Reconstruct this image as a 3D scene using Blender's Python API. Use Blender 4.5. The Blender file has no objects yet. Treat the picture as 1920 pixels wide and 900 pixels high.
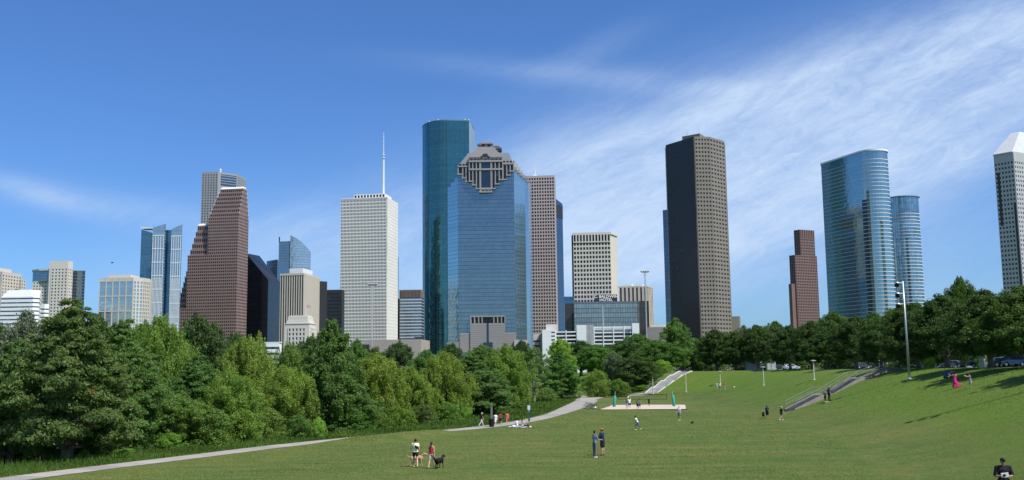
import bpy, bmesh, math, random
import numpy as np
from mathutils import Vector, Matrix
R = math.radians
random.seed(7)
rng = np.random.default_rng(11)
sc = bpy.context.scene
COL = sc.collection

# ------------------------------------------------------------------ camera
H = 6.0
FPX = 1917.0
PITCH, ROLL = R(7.43), R(0.69)
FW = np.array([0, math.cos(PITCH), math.sin(PITCH)])
R0 = np.array([1.0, 0, 0]); U0 = np.array([0, -math.sin(PITCH), math.cos(PITCH)])
RT = math.cos(ROLL) * R0 - math.sin(ROLL) * U0
UP = math.sin(ROLL) * R0 + math.cos(ROLL) * U0
cam_d = bpy.data.cameras.new('camera')
cam = bpy.data.objects.new('camera', cam_d); COL.objects.link(cam)
cam_d.sensor_width = 36; cam_d.lens = 36 * FPX / 1920
cam_d.clip_start = 0.1; cam_d.clip_end = 20000
m = Matrix.Identity(4)
for i in range(3):
    m[i][0] = RT[i]; m[i][1] = UP[i]; m[i][2] = -FW[i]
m[2][3] = H
cam.matrix_world = m
sc.camera = cam

# ------------------------------------------------------------------ sun, sky, exposure
SUN_EL = R(55); SUN_DIR = np.array([0.82, -0.57]); SUN_DIR /= np.linalg.norm(SUN_DIR)
sv = Vector((SUN_DIR[0] * math.cos(SUN_EL), SUN_DIR[1] * math.cos(SUN_EL), math.sin(SUN_EL)))
sd = bpy.data.lights.new('sun', 'SUN'); sd.energy = 5.0; sd.angle = R(0.5); sd.color = (1.0, 0.955, 0.88)
so = bpy.data.objects.new('sun', sd); COL.objects.link(so)
so.rotation_euler = sv.to_track_quat('Z', 'Y').to_euler(); so.location = (60, -60, 120)
sc.view_settings.view_transform = 'Standard'; sc.view_settings.look = 'None'
sc.view_settings.exposure = 0.30; sc.view_settings.gamma = 1; sc.view_settings.use_curve_mapping = False
sc.cycles.use_denoising = True
sc.cycles.max_bounces = 6; sc.cycles.diffuse_bounces = 2; sc.cycles.glossy_bounces = 3
sc.cycles.transmission_bounces = 3; sc.cycles.transparent_max_bounces = 4
sc.cycles.caustics_reflective = False; sc.cycles.caustics_refractive = False

class NT:
    """tiny helper to write node maths"""
    def __init__(s, tree): s.t = tree; s.n = tree.nodes; s.l = tree.links
    def node(s, kind, **kw):
        n = s.n.new(kind)
        for k, v in kw.items(): setattr(n, k, v)
        return n
    def put(s, sock, v):
        if isinstance(v, bpy.types.NodeSocket): s.l.new(v, sock)
        elif v is not None: sock.default_value = v
    def m(s, op, a, b=None, c=None, clamp=False):
        n = s.node('ShaderNodeMath', operation=op, use_clamp=clamp)
        s.put(n.inputs[0], a)
        if b is not None: s.put(n.inputs[1], b)
        if c is not None: s.put(n.inputs[2], c)
        return n.outputs[0]
    def mix(s, f, a, b, mode='MIX'):
        n = s.node('ShaderNodeMix', data_type='RGBA', blend_type=mode)
        s.put(n.inputs[0], f)
        for k, v in ((6, a), (7, b)):
            if isinstance(v, (tuple, list)) and len(v) == 3: v = (*v, 1)
            s.put(n.inputs[k], v)
        return n.outputs[2]
    def noise(s, vec, scale, detail=3, rough=0.5, dist=0.0):
        n = s.node('ShaderNodeTexNoise')
        if vec is not None: s.l.new(vec, n.inputs['Vector'])
        n.inputs['Scale'].default_value = scale; n.inputs['Detail'].default_value = detail
        n.inputs['Roughness'].default_value = rough; n.inputs['Distortion'].default_value = dist
        return n.outputs['Fac']
    def ramp(s, f, lo, hi, a=0.0, b=1.0):
        n = s.node('ShaderNodeMapRange', interpolation_type='SMOOTHSTEP')
        s.put(n.inputs[0], f); n.inputs[1].default_value = lo; n.inputs[2].default_value = hi
        n.inputs[3].default_value = a; n.inputs[4].default_value = b
        return n.outputs[0]
    def comb(s, x, y, z=0.0):
        n = s.node('ShaderNodeCombineXYZ'); s.put(n.inputs[0], x); s.put(n.inputs[1], y); s.put(n.inputs[2], z)
        return n.outputs[0]

world = bpy.data.worlds.new('World'); sc.world = world; world.use_nodes = True
T = NT(world.node_tree); T.n.clear()
sky = T.node('ShaderNodeTexSky', sky_type='NISHITA', sun_disc=False)
sky.sun_elevation = SUN_EL; sky.sun_rotation = math.atan2(SUN_DIR[0], SUN_DIR[1])
sky.altitude = 0; sky.air_density = 1.0; sky.dust_density = 0.6; sky.ozone_density = 2.5
tc = T.node('ShaderNodeTexCoord'); sp = T.node('ShaderNodeSeparateXYZ'); T.l.new(tc.outputs['Generated'], sp.inputs[0])
dx, dy, dz = sp.outputs
ay = T.m('MAXIMUM', T.m('ABSOLUTE', dy), 0.12)
ca = T.m('DIVIDE', dx, ay); ce = T.m('DIVIDE', dz, ay)         # bearing and height of a direction
# cirrus: soft banks (bearing, height, half length, half width, tilt, weight), broken up by stretched noise
banks = [(1560, 225, 580, 118, 17, 1.25), (1850, 110, 300, 95, 14, 1.1), (1290, 340, 440, 130, 9, 1.0), (1640, 290, 400, 80, 16, 0.7), (1450, 400, 380, 60, 12, .45),
         (1160, 138, 320, 24, -6, 0.30), (1110, 90, 130, 30, 26, 0.15), (210, 378, 230, 32, -10, 0.30), (60, 350, 120, 22, -18, 0.35),
         (600, 430, 260, 70, 6, 0.48), (1350, 480, 420, 70, 10, 0.40), (1780, 318, 130, 26, 12, 0.35),
         (1850, 470, 220, 60, 12, 0.16), (860, 520, 600, 70, 0, 0.36), (1700, 560, 500, 60, 0, 0.2)]
noisevec = T.comb(T.m('MULTIPLY', ca, 1.0), T.m('MULTIPLY', ce, 1.0))
def streak(angle, sl, st, scale, seed, detail=6, dist=0.6, rough=0.6):
    c, s_ = math.cos(R(angle)), math.sin(R(angle))
    u = T.m('ADD', T.m('MULTIPLY', ca, c * sl), T.m('MULTIPLY', ce, s_ * sl))
    v = T.m('ADD', T.m('MULTIPLY', ca, -s_ * st), T.m('MULTIPLY', ce, c * st))
    return T.noise(T.comb(u, v, seed), scale, detail, rough, dist)
n1 = streak(17, 1.0, 4.6, 3.2, 1.3, 8, 0.5); n2 = streak(28, 1.2, 6.5, 5.0, 5.2, 7, 0.9); n3 = streak(22, 3.0, 8.0, 8.0, 9.1, 8, 1.6, 0.72)
n4 = T.noise(T.comb(ca, ce, 3.3), 3.0, 5, 0.55, 0.5)
dens = None
for (bx, by, hl, hw, an, w) in banks:
    a0, e0 = (bx - 960) / FPX, (700 - by) / FPX
    c, s_ = math.cos(R(an)), math.sin(R(an))
    da = T.m('SUBTRACT', ca, a0); de = T.m('SUBTRACT', ce, e0)
    u = T.m('DIVIDE', T.m('ADD', T.m('MULTIPLY', da, c), T.m('MULTIPLY', de, s_)), hl / FPX)
    v = T.m('DIVIDE', T.m('ADD', T.m('MULTIPLY', da, -s_), T.m('MULTIPLY', de, c)), hw / FPX)
    q = T.m('ADD', T.m('MULTIPLY', u, u), T.m('MULTIPLY', v, v))
    g = T.m('MULTIPLY', T.m('EXPONENT', T.m('MULTIPLY', q, -1.0)), w)
    dens = g if dens is None else T.m('ADD', dens, g)
nn = T.m('ADD', T.m('ADD', T.m('MULTIPLY', n1, 0.36), T.m('MULTIPLY', n2, 0.34)), T.m('ADD', T.m('MULTIPLY', n3, 0.30), T.m('MULTIPLY', n4, 0.35)))
tex = T.ramp(nn, 0.44, 0.84)
dens = T.m('MULTIPLY', T.m('MINIMUM', dens, 1.1), T.m('ADD', T.m('MULTIPLY', tex, 0.62), 0.36), clamp=True)
front = T.ramp(dy, 0.0, 0.3)
dens = T.m('MULTIPLY', dens, front)
back = T.m('MULTIPLY', T.m('SUBTRACT', 1.0, front), T.m('MULTIPLY', tex, 0.4))
dens = T.m('ADD', dens, back, clamp=True)
hsv = T.node('ShaderNodeHueSaturation'); hsv.inputs['Saturation'].default_value = 1.0; hsv.inputs['Value'].default_value = 1.0
T.l.new(sky.outputs[0], hsv.inputs['Color'])
skyc = T.mix(1.0, hsv.outputs[0], (0.465, 0.745, 1.16), 'MULTIPLY')
SKYT = skyc.node
mixc = T.mix(dens, skyc, (4.7, 5.95, 7.9))
bg = T.node('ShaderNodeBackground'); bg.inputs['Strength'].default_value = 0.1
T.l.new(mixc, bg.inputs['Color'])
wo = T.node('ShaderNodeOutputWorld'); T.l.new(bg.outputs[0], wo.inputs['Surface'])

# ------------------------------------------------------------------ placing helpers
def ray(px, py):
    d = (px - 960) * RT - (py - 450) * UP + FPX * FW
    return d
def at(px, py, Y):
    """point on the line of sight at ground distance Y"""
    d = ray(px, py); k = Y / d[1]
    return np.array([d[0] * k, Y, H + d[2] * k])
def atz(px, Y, z):
    """x of the point at distance Y and height z that lies on image column px"""
    q = px - 960
    a = q * FW - FPX * RT                       # a . v = 0
    return -(a[1] * Y + a[2] * (z - H)) / a[0]
def proj(p):
    v = np.array(p, float) - np.array([0, 0, H]); w = v @ FW
    return 960 + FPX * (v @ RT) / w, 450 - FPX * (v @ UP) / w

CREST = [(-90, -34), (0, -9), (20, 2), (44, 40), (55, 80), (58, 115), (60, 170), (64, 215), (61, 240), (50, 262), (38, 285), (30, 330)]
POLY = np.array(CREST + [(30, 5000), (5000, 5000), (5000, -900), (-90, -900)], float)
# rightmost/far path edge: centre line of the footpath, read off the photograph, on the flat field
PATH_PX = [(-60, 905), (60, 889), (200, 872), (330, 857), (430, 845), (520, 834), (600, 826), (680, 818), (760, 811), (835, 806),
           (900, 800), (950, 794), (1000, 786), (1040, 776), (1070, 765), (1088, 756), (1097, 750)]
def seg_dist(X, Y, pts, closed=True):
    n = len(pts); best = np.full(X.shape, 1e9)
    for i in range(n if closed else n - 1):
        a = pts[i]; b = pts[(i + 1) % n]; d = b - a
        t = np.clip(((X - a[0]) * d[0] + (Y - a[1]) * d[1]) / (d @ d), 0, 1)
        best = np.minimum(best, np.hypot(X - a[0] - t * d[0], Y - a[1] - t * d[1]))
    return best
def inside(X, Y, pts):
    r = np.zeros(X.shape, bool); n = len(pts)
    for i in range(n):
        x1, y1 = pts[i]; x2, y2 = pts[(i + 1) % n]
        if y1 == y2: continue
        c = ((Y >= min(y1, y2)) & (Y < max(y1, y2)) & (X < x1 + (Y - y1) * (x2 - x1) / (y2 - y1)))
        r ^= c
    return r
PATH = np.array([[atz(px, H * FPX / (py - (700 - (px - 960) * 0.012)), 0.0), H * FPX / (py - (700 - (px - 960) * 0.012))] for px, py in PATH_PX])
def smooth_poly(P, k=6):
    t = np.arange(len(P)); tt = np.linspace(0, len(P) - 1, (len(P) - 1) * k + 1)
    out = np.stack([np.interp(tt, t, P[:, i]) for i in range(2)], 1)
    for _ in range(k):
        out[1:-1] = (out[:-2] + out[1:-1] * 2 + out[2:]) / 4
    return out
PATHS = smooth_poly(PATH)
def path_x(Y): return np.interp(Y, PATHS[:, 1], PATHS[:, 0])
def sstep(a, b, x):
    t = np.clip((x - a) / (b - a), 0, 1); return t * t * (3 - 2 * t)
MOUND = np.array([[atz(px, H * FPX / (py - (700 - (px - 960) * 0.012)), 0), H * FPX / (py - (700 - (px - 960) * 0.012))]
                  for px, py in [(668, 827), (700, 823.5), (760, 816.5), (815, 812)]])
def ground(X, Y):
    X = np.asarray(X, float); Y = np.asarray(Y, float)
    ds = seg_dist(X, Y, POLY); ins = inside(X, Y, POLY)
    W = 28.0
    t = np.clip(1 - ds / W, 0, 1)
    z = np.where(ins, 6.0, 6.0 * t * t * (3 - 2 * t))
    # field undulation
    und = 0.10 * np.sin(X * 0.11 + 1) * np.cos(Y * 0.083) + 0.05 * np.sin(X * 0.31 + Y * 0.21)
    near = sstep(60, 90, Y) * (1 - sstep(240, 300, Y))
    z = z + und * 0.6 * (1 - sstep(5.0, 6.0, z)) * sstep(3, 9, X - path_x(Y)) * near
    # mound that hides a length of the path
    dm = seg_dist(X, Y, MOUND, closed=False)
    z = z + 0.50 * np.exp(-(dm / 2.1) ** 2)
    # beyond the path the bank falls to the bayou
    off = path_x(Y) - X
    z = z - 4.0 * sstep(9, 40, off) * (Y > -50) * (1 - sstep(330, 460, Y)) * (1 - sstep(-100, 0, X - 40) * sstep(255, 262, Y))
    z = np.where(Y > 330, np.maximum(z, 6 * sstep(360, 520, Y) - 4 * (1 - sstep(360, 520, Y)) * (off > 20)), z)
    return z
def gz(x, y): return float(ground(np.array([x]), np.array([y]))[0])
def hit(px, py, far=700):
    """where the line of sight meets the ground"""
    d = ray(px, py); Ys = np.geomspace(12, far, 900)
    k = Ys / d[1]; X = d[0] * k; Z = H + d[2] * k
    g = ground(X, Ys); b = np.nonzero(Z <= g)[0]
    if len(b) == 0: return np.array([X[-1], Ys[-1], g[-1]])
    i = b[0]
    if i == 0: return np.array([X[0], Ys[0], g[0]])
    a0 = Z[i - 1] - g[i - 1]; a1 = g[i] - Z[i]; t = a0 / (a0 + a1 + 1e-9)
    Y = Ys[i - 1] + t * (Ys[i] - Ys[i - 1]); x = d[0] * Y / d[1]
    return np.array([x, Y, gz(x, Y)])

# ------------------------------------------------------------------ object helpers
def link(o, parent=None):
    COL.objects.link(o)
    if parent is not None: o.parent = parent
    return o
def tag(o, label=None, cat=None, group=None, kind=None):
    if label: o['label'] = label
    if cat: o['category'] = cat
    if group: o['group'] = group
    if kind: o['kind'] = kind
    return o
def empty(name, loc, label=None, cat=None, group=None, rz=0.0):
    o = bpy.data.objects.new(name, None); o.empty_display_size = 0.5
    o.location = loc; o.rotation_euler.z = rz
    link(o); return tag(o, label, cat, group)
def copy_tree(o, parent=None):
    c = o.copy(); link(c, parent)
    for ch in o.children: copy_tree(ch, c)
    return c
class MB:
    """collects polygons (world coordinates), builds them as one mesh object"""
    def __init__(s): s.v = []; s.f = []; s.uv = []; s.mi = []; s.cur = 0
    def poly(s, pts, uv=None):
        i = len(s.v); s.v += [tuple(map(float, p)) for p in pts]; s.f.append(tuple(range(i, i + len(pts))))
        s.uv += uv if uv else [(0.0, 0.0)] * len(pts); s.mi.append(s.cur)
    def box(s, c, size, rz=0.0, rot=None):
        hx, hy, hz = size[0] / 2, size[1] / 2, size[2] / 2
        M = rot if rot is not None else Matrix.Rotation(rz, 3, 'Z')
        P = [Vector(c) + M @ Vector((a * hx, b * hy, d * hz)) for a in (-1, 1) for b in (-1, 1) for d in (-1, 1)]
        for q in ((0, 1, 3, 2), (4, 6, 7, 5), (0, 4, 5, 1), (2, 3, 7, 6), (0, 2, 6, 4), (1, 5, 7, 3)): s.poly([P[k] for k in q])
    def slab(s, p, q, n, t0, t1, z0, z1, ends=True):
        """box on a wall line p->q, from t0 to t1 outward along n, from z0 to z1"""
        a = [(p[0] + n[0] * t, p[1] + n[1] * t) for t in (t0, t1)]; b = [(q[0] + n[0] * t, q[1] + n[1] * t) for t in (t0, t1)]
        L = math.hypot(q[0] - p[0], q[1] - p[1])
        s.poly([(*a[1], z0), (*b[1], z0), (*b[1], z1), (*a[1], z1)], [(0, z0), (L, z0), (L, z1), (0, z1)])
        s.poly([(*a[1], z1), (*b[1], z1), (*b[0], z1), (*a[0], z1)])
        s.poly([(*a[0], z0), (*b[0], z0), (*b[1], z0), (*a[1], z0)])
        if ends:
            s.poly([(*a[0], z0), (*a[1], z0), (*a[1], z1), (*a[0], z1)])
            s.poly([(*b[1], z0), (*b[0], z0), (*b[0], z1), (*b[1], z1)])
    def prism(s, pts, z0, z1, cap=True, ztops=None):
        n = len(pts); u = 0.0; zt = ztops or [z1] * n
        for i in range(n):
            p, q = pts[i], pts[(i + 1) % n]; L = math.hypot(q[0] - p[0], q[1] - p[1]); a, b = zt[i], zt[(i + 1) % n]
            s.poly([(p[0], p[1], z0), (q[0], q[1], z0), (q[0], q[1], b), (p[0], p[1], a)], [(u, z0), (u + L, z0), (u + L, b), (u, a)])
            u += L
        if cap: s.poly([(p[0], p[1], zt[i]) for i, p in enumerate(pts)])
    def tube(s, pts, rad, n=8, cap=True):
        pts = [Vector(p) for p in pts]; rad = rad if isinstance(rad, (list, tuple)) else [rad] * len(pts)
        rings = []; prev = None
        for i, p in enumerate(pts):
            d = (pts[min(i + 1, len(pts) - 1)] - pts[max(i - 1, 0)]).normalized()
            a = d.orthogonal().normalized() if prev is None else (prev - d * prev.dot(d)).normalized()
            prev = a; b = d.cross(a)
            rings.append([p + (a * math.cos(2 * math.pi * k / n) + b * math.sin(2 * math.pi * k / n)) * rad[i] for k in range(n)])
        base = len(s.v)
        for r in rings: s.v += [tuple(q) for q in r]
        for i in range(len(rings) - 1):
            for k in range(n):
                k2 = (k + 1) % n
                s.f.append((base + i * n + k, base + i * n + k2, base + (i + 1) * n + k2, base + (i + 1) * n + k))
                s.uv += [(0, 0)] * 4; s.mi.append(s.cur)
        if cap:
            s.f.append(tuple(base + k for k in reversed(range(n)))); s.uv += [(0, 0)] * n; s.mi.append(s.cur)
            s.f.append(tuple(base + (len(rings) - 1) * n + k for k in range(n))); s.uv += [(0, 0)] * n; s.mi.append(s.cur)
    def lathe(s, c, prof, n=16):
        """prof: (radius, height) from bottom to top"""
        base = len(s.v)
        for r, h in prof: s.v += [(c[0] + r * math.cos(2 * math.pi * k / n), c[1] + r * math.sin(2 * math.pi * k / n), c[2] + h) for k in range(n)]
        for i in range(len(prof) - 1):
            for k in range(n):
                k2 = (k + 1) % n
                s.f.append((base + i * n + k, base + i * n + k2, base + (i + 1) * n + k2, base + (i + 1) * n + k)); s.uv += [(0, 0)] * 4; s.mi.append(s.cur)
        for rr, rev in ((0, True), (len(prof) - 1, False)):
            if prof[rr][0] > 1e-4:
                ids = [base + rr * n + k for k in range(n)]
                s.f.append(tuple(reversed(ids)) if rev else tuple(ids)); s.uv += [(0, 0)] * n; s.mi.append(s.cur)
    def build(s, name, mat, parent=None, smooth=False, origin=None, local=False):
        me = bpy.data.meshes.new(name)
        off = (0, 0, 0)
        if parent is not None and not local:
            off = tuple(parent.location)
        if origin is not None: off = origin
        me.from_pydata([(v[0] - off[0], v[1] - off[1], v[2] - off[2]) for v in s.v], [], s.f)
        uvl = me.uv_layers.new(name='UVMap')
        if len(s.uv) == len(me.loops):
            uvl.data.foreach_set('uv', [c for u in s.uv for c in u])
        for mm in (mat if isinstance(mat, (list, tuple)) else [mat]): me.materials.append(mm)
        if isinstance(mat, (list, tuple)): me.polygons.foreach_set('material_index', s.mi)
        if smooth: me.polygons.foreach_set('use_smooth', [True] * len(me.polygons))
        me.update()
        o = bpy.data.objects.new(name, me)
        link(o, parent)
        if origin is not None: o.location = origin
        return o

# ------------------------------------------------------------------ materials
def newmat(name):
    mt = bpy.data.materials.new(name); mt.use_nodes = True; t = NT(mt.node_tree); t.n.clear()
    b = t.node('ShaderNodeBsdfPrincipled'); o = t.node('ShaderNodeOutputMaterial'); t.l.new(b.outputs[0], o.inputs['Surface'])
    return mt, t, b, o
_mc = {}
def srgb(r, g, b):
    f = lambda c: (c / 255 / 12.92) if c <= 10 else ((c / 255 + 0.055) / 1.055) ** 2.4
    return (f(r), f(g), f(b))
def stone(name, col, rough=0.8, var=0.12, scale=0.15, fine=1.2):
    if name in _mc: return _mc[name]
    mt, t, b, o = newmat(name)
    g = t.node('ShaderNodeTexCoord').outputs['Object']
    n = t.noise(g, scale, 4, 0.6); n2 = t.noise(g, fine, 3, 0.6)
    f = t.m('ADD', t.m('MULTIPLY', n, 0.6), t.m('MULTIPLY', n2, 0.4))
    c = t.mix(t.ramp(f, 0.3, 0.7), tuple(x * (1 - var) for x in col), tuple(min(1, x * (1 + var)) for x in col))
    t.l.new(c, b.inputs['Base Color']); b.inputs['Roughness'].default_value = rough
    _mc[name] = mt; return mt
def plain(name, col, rough=0.6, metal=0.0, spec=0.5):
    if name in _mc: return _mc[name]
    mt, t, b, o = newmat(name)
    g = t.node('ShaderNodeTexCoord').outputs['Object']
    c = t.mix(t.noise(g, 9.0, 3), tuple(x * 0.88 for x in col), tuple(min(1, x * 1.1) for x in col))
    t.l.new(c, b.inputs['Base Color']); b.inputs['Roughness'].default_value = rough; b.inputs['Metallic'].default_value = metal
    b.inputs['Specular IOR Level'].default_value = spec
    _mc[name] = mt; return mt
def curtain(name, tint, dark, pu=1.5, pv=4.0, mu=0.06, mv=0.1, span=0.0, mull=(0.1, 0.12, 0.14), metal=0.85, rough=0.06, var=0.2, wave=0.02, spancol=None, wavescale=0.05):
    """reflective curtain wall: panes with slight differences in tint, frame lines, spandrel bands; UV in metres"""
    if name in _mc: return _mc[name]
    mt, t, b, o = newmat(name)
    uv = t.node('ShaderNodeUVMap').outputs[0]; s = t.node('ShaderNodeSeparateXYZ'); t.l.new(uv, s.inputs[0])
    u = t.m('DIVIDE', s.outputs[0], pu); v = t.m('DIVIDE', s.outputs[1], pv)
    fu = t.m('FRACT', u); fv = t.m('FRACT', v)
    wn = t.node('ShaderNodeTexWhiteNoise', noise_dimensions='2D'); t.l.new(t.comb(t.m('FLOOR', u), t.m('FLOOR', v)), wn.inputs['Vector'])
    wr = t.node('ShaderNodeTexWhiteNoise', noise_dimensions='1D'); t.l.new(t.m('FLOOR', v), wr.inputs['W'])
    big = t.noise(t.comb(s.outputs[0], s.outputs[1]), 0.02, 4, 0.6)
    f = t.m('ADD', t.m('MULTIPLY', wn.outputs[0], 0.35), t.m('ADD', t.m('MULTIPLY', wr.outputs[0], 0.35), t.m('MULTIPLY', big, 0.5)), clamp=True)
    glass = t.mix(f, tuple(x * (1 - var) for x in tint), tuple(x * (1 + var) for x in tint))
    if span > 0:
        isp = t.m('LESS_THAN', fv, span)
        glass = t.mix(isp, glass, spancol or dark)
    lines = t.m('MAXIMUM', t.m('LESS_THAN', fu, mu), t.m('LESS_THAN', fv, mv))
    c = t.mix(lines, glass, mull)
    t.l.new(c, b.inputs['Base Color'])
    mtl = t.m('MULTIPLY', t.m('SUBTRACT', 1.0, lines), metal)
    if span > 0 and spancol: mtl = t.m('MULTIPLY', mtl, t.m('SUBTRACT', 1.0, isp))
    t.l.new(mtl, b.inputs['Metallic'])
    b.inputs['Roughness'].default_value = rough
    bump = t.node('ShaderNodeBump'); bump.inputs['Strength'].default_value = 1.0; bump.inputs['Distance'].default_value = wave
    hh = t.m('ADD', t.noise(t.comb(s.outputs[0], s.outputs[1]), wavescale * 3, 3, 0.6), t.m('MULTIPLY', wn.outputs[0], 0.05))
    t.l.new(t.m('MULTIPLY', hh, 10.0), bump.inputs['Height']); t.l.new(bump.outputs[0], b.inputs['Normal'])
    _mc[name] = mt; return mt
def winmat(name, col=(0.012, 0.016, 0.022), rough=0.12, metal=0.0, bright=(0.10, 0.12, 0.14), frac=0.2):
    if name in _mc: return _mc[name]
    mt, t, b, o = newmat(name)
    g = t.node('ShaderNodeTexCoord').outputs['Object']
    sn = t.node('ShaderNodeVectorMath', operation='SNAP'); t.l.new(g, sn.inputs[0]); sn.inputs[1].default_value = (2.6, 2.6, 3.9)
    wn = t.node('ShaderNodeTexWhiteNoise', noise_dimensions='3D'); t.l.new(sn.outputs[0], wn.inputs['Vector'])
    c = t.mix(t.ramp(wn.outputs[0], 1 - frac, 1.0), col, bright)
    t.l.new(c, b.inputs['Base Color']); b.inputs['Roughness'].default_value = rough; b.inputs['Metallic'].default_value = metal
    _mc[name] = mt; return mt
# ================================================================== ground
def grass_material():
    mt, t, b, o = newmat('mown_grass')
    g = t.node('ShaderNodeTexCoord').outputs['Object']
    s = t.node('ShaderNodeSeparateXYZ'); t.l.new(g, s.inputs[0])
    big = t.noise(g, 0.035, 4, 0.6, 0.4); mid = t.noise(g, 0.35, 5, 0.65, 0.3); fine = t.noise(g, 3.5, 5, 0.75); ff = t.noise(g, 14.0, 3, 0.8)
    c1 = t.mix(t.ramp(big, 0.36, 0.64), (0.043, 0.088, 0.018), (0.082, 0.112, 0.028))
    c2 = t.mix(t.ramp(mid, 0.42, 0.72), c1, (0.112, 0.118, 0.036))
    c3 = t.mix(t.ramp(fine, 0.35, 0.75, 0, 0.75), c2, (0.034, 0.070, 0.014))
    c4 = t.mix(t.ramp(ff, 0.45, 0.8, 0, 0.55), c3, (0.135, 0.150, 0.050))
    # worn, straw coloured patches
    worn = t.m('MULTIPLY', t.ramp(t.noise(g, 0.09, 4, 0.6, 0.6), 0.60, 0.72), t.ramp(t.noise(g, 1.2, 4, 0.7), 0.40, 0.62))
    c5 = t.mix(t.m('MULTIPLY', worn, 0.55), c4, (0.17, 0.13, 0.058))
    # clover and drier stripes across the bank, worn strips along the field
    st = t.noise(t.comb(t.m('MULTIPLY', s.outputs[0], 0.10), t.m('MULTIPLY', s.outputs[1], 0.55), 2.0), 1.0, 4, 0.6, 0.3)
    c6 = t.mix(t.ramp(st, 0.55, 0.75, 0, 0.35), c5, (0.150, 0.150, 0.055))
    c7 = t.mix(t.ramp(st, 0.30, 0.42, 0.4, 0), c6, (0.032, 0.070, 0.020))
    bank = t.m('MULTIPLY', t.ramp(s.outputs[2], 0.3, 2.2), t.ramp(t.noise(g, 0.06, 3, 0.6), 0.30, 0.62, 0.35, 0.85))
    c8 = t.mix(bank, c7, t.mix(t.ramp(fine, 0.3, 0.75), (0.044, 0.104, 0.010), (0.100, 0.165, 0.022)))
    c9 = t.mix(t.m('MULTIPLY', worn, 0.5), c8, (0.17, 0.12, 0.055))
    speck = t.noise(g, 2.2, 6, 0.85, 0.2)
    c10 = t.mix(t.ramp(speck, 0.52, 0.70, 0, 0.55), c9, (0.165, 0.185, 0.075)); c11 = t.mix(t.ramp(speck, 0.30, 0.46, 0.6, 0), c10, (0.022, 0.048, 0.010))
    t.l.new(t.mix(1.0, c11, (1.22, 1.14, 1.02), 'MULTIPLY'), b.inputs['Base Color']); b.inputs['Roughness'].default_value = 0.9; b.inputs['Specular IOR Level'].default_value = 0.12
    bp = t.node('ShaderNodeBump'); bp.inputs['Strength'].default_value = 0.8; bp.inputs['Distance'].default_value = 0.05
    t.l.new(t.m('ADD', fine, t.m('MULTIPLY', t.noise(g, 9.0, 4, 0.7), 0.6)), bp.inputs['Height']); t.l.new(bp.outputs[0], b.inputs['Normal'])
    return mt
GRASS = grass_material()
def axis(segs):
    out = []
    for a, b, st in segs: out += list(np.arange(a, b, st))
    return np.array(out + [segs[-1][1]])
xs = axis([(-6000, -400, 700), (-400, -120, 28), (-120, 90, 1.5), (90, 400, 31), (400, 6000, 700)])
ys = axis([(-900, -60, 84), (-60, 10, 5), (10, 300, 1.5), (300, 560, 13), (560, 2000, 160), (2000, 9000, 1000)])
GX, GY = np.meshgrid(xs, ys)
GZ = ground(GX, GY)
me = bpy.data.meshes.new('ground')
nx, ny = len(xs), len(ys)
idx = np.arange(nx * ny).reshape(ny, nx)
faces = np.stack([idx[:-1, :-1], idx[:-1, 1:], idx[1:, 1:], idx[1:, :-1]], -1).reshape(-1, 4)
me.from_pydata(np.stack([GX, GY, GZ], -1).reshape(-1, 3).tolist(), [], faces.tolist())
me.polygons.foreach_set('use_smooth', [True] * len(me.polygons)); me.materials.append(GRASS); me.update()
go = bpy.data.objects.new('ground', me); link(go); tag(go, kind='structure')

CONC = stone('pale_concrete', (0.31, 0.285, 0.25), 0.85, 0.22, 0.5, 5.0)
ROADM = stone('asphalt', (0.075, 0.075, 0.075), 0.9, 0.2, 0.5, 4.0)
def jointed(name, col):
    mt, t, b, o = newmat(name); g = t.node('ShaderNodeTexCoord').outputs['Object']
    uv = t.node('ShaderNodeUVMap').outputs[0]; s = t.node('ShaderNodeSeparateXYZ'); t.l.new(uv, s.inputs[0])
    v = t.m('DIVIDE', s.outputs[1], 2.4); wn = t.node('ShaderNodeTexWhiteNoise', noise_dimensions='1D'); t.l.new(t.m('FLOOR', v), wn.inputs['W'])
    f = t.m('ADD', t.m('MULTIPLY', t.noise(g, 1.1, 5, 0.7), 0.65), t.m('MULTIPLY', wn.outputs[0], 0.35))
    c = t.mix(t.ramp(f, 0.25, 0.75), tuple(x * .76 for x in col), tuple(x * 1.12 for x in col))
    c = t.mix(t.m('LESS_THAN', t.m('FRACT', v), 0.035), c, tuple(x * .35 for x in col))
    edge = t.ramp(t.m('ADD', t.m('ABSOLUTE', t.m('SUBTRACT', s.outputs[0], 1.35)), t.m('MULTIPLY', t.noise(g, 2.5, 4, .7), .5)), 1.42, 1.62)
    c = t.mix(edge, c, (.075, .085, .035))                             # grass and soil creeping over the edge
    t.l.new(c, b.inputs['Base Color']); b.inputs['Roughness'].default_value = .9; return mt
PATHM = jointed('jointed_concrete', (0.31, 0.285, 0.25))
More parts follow.
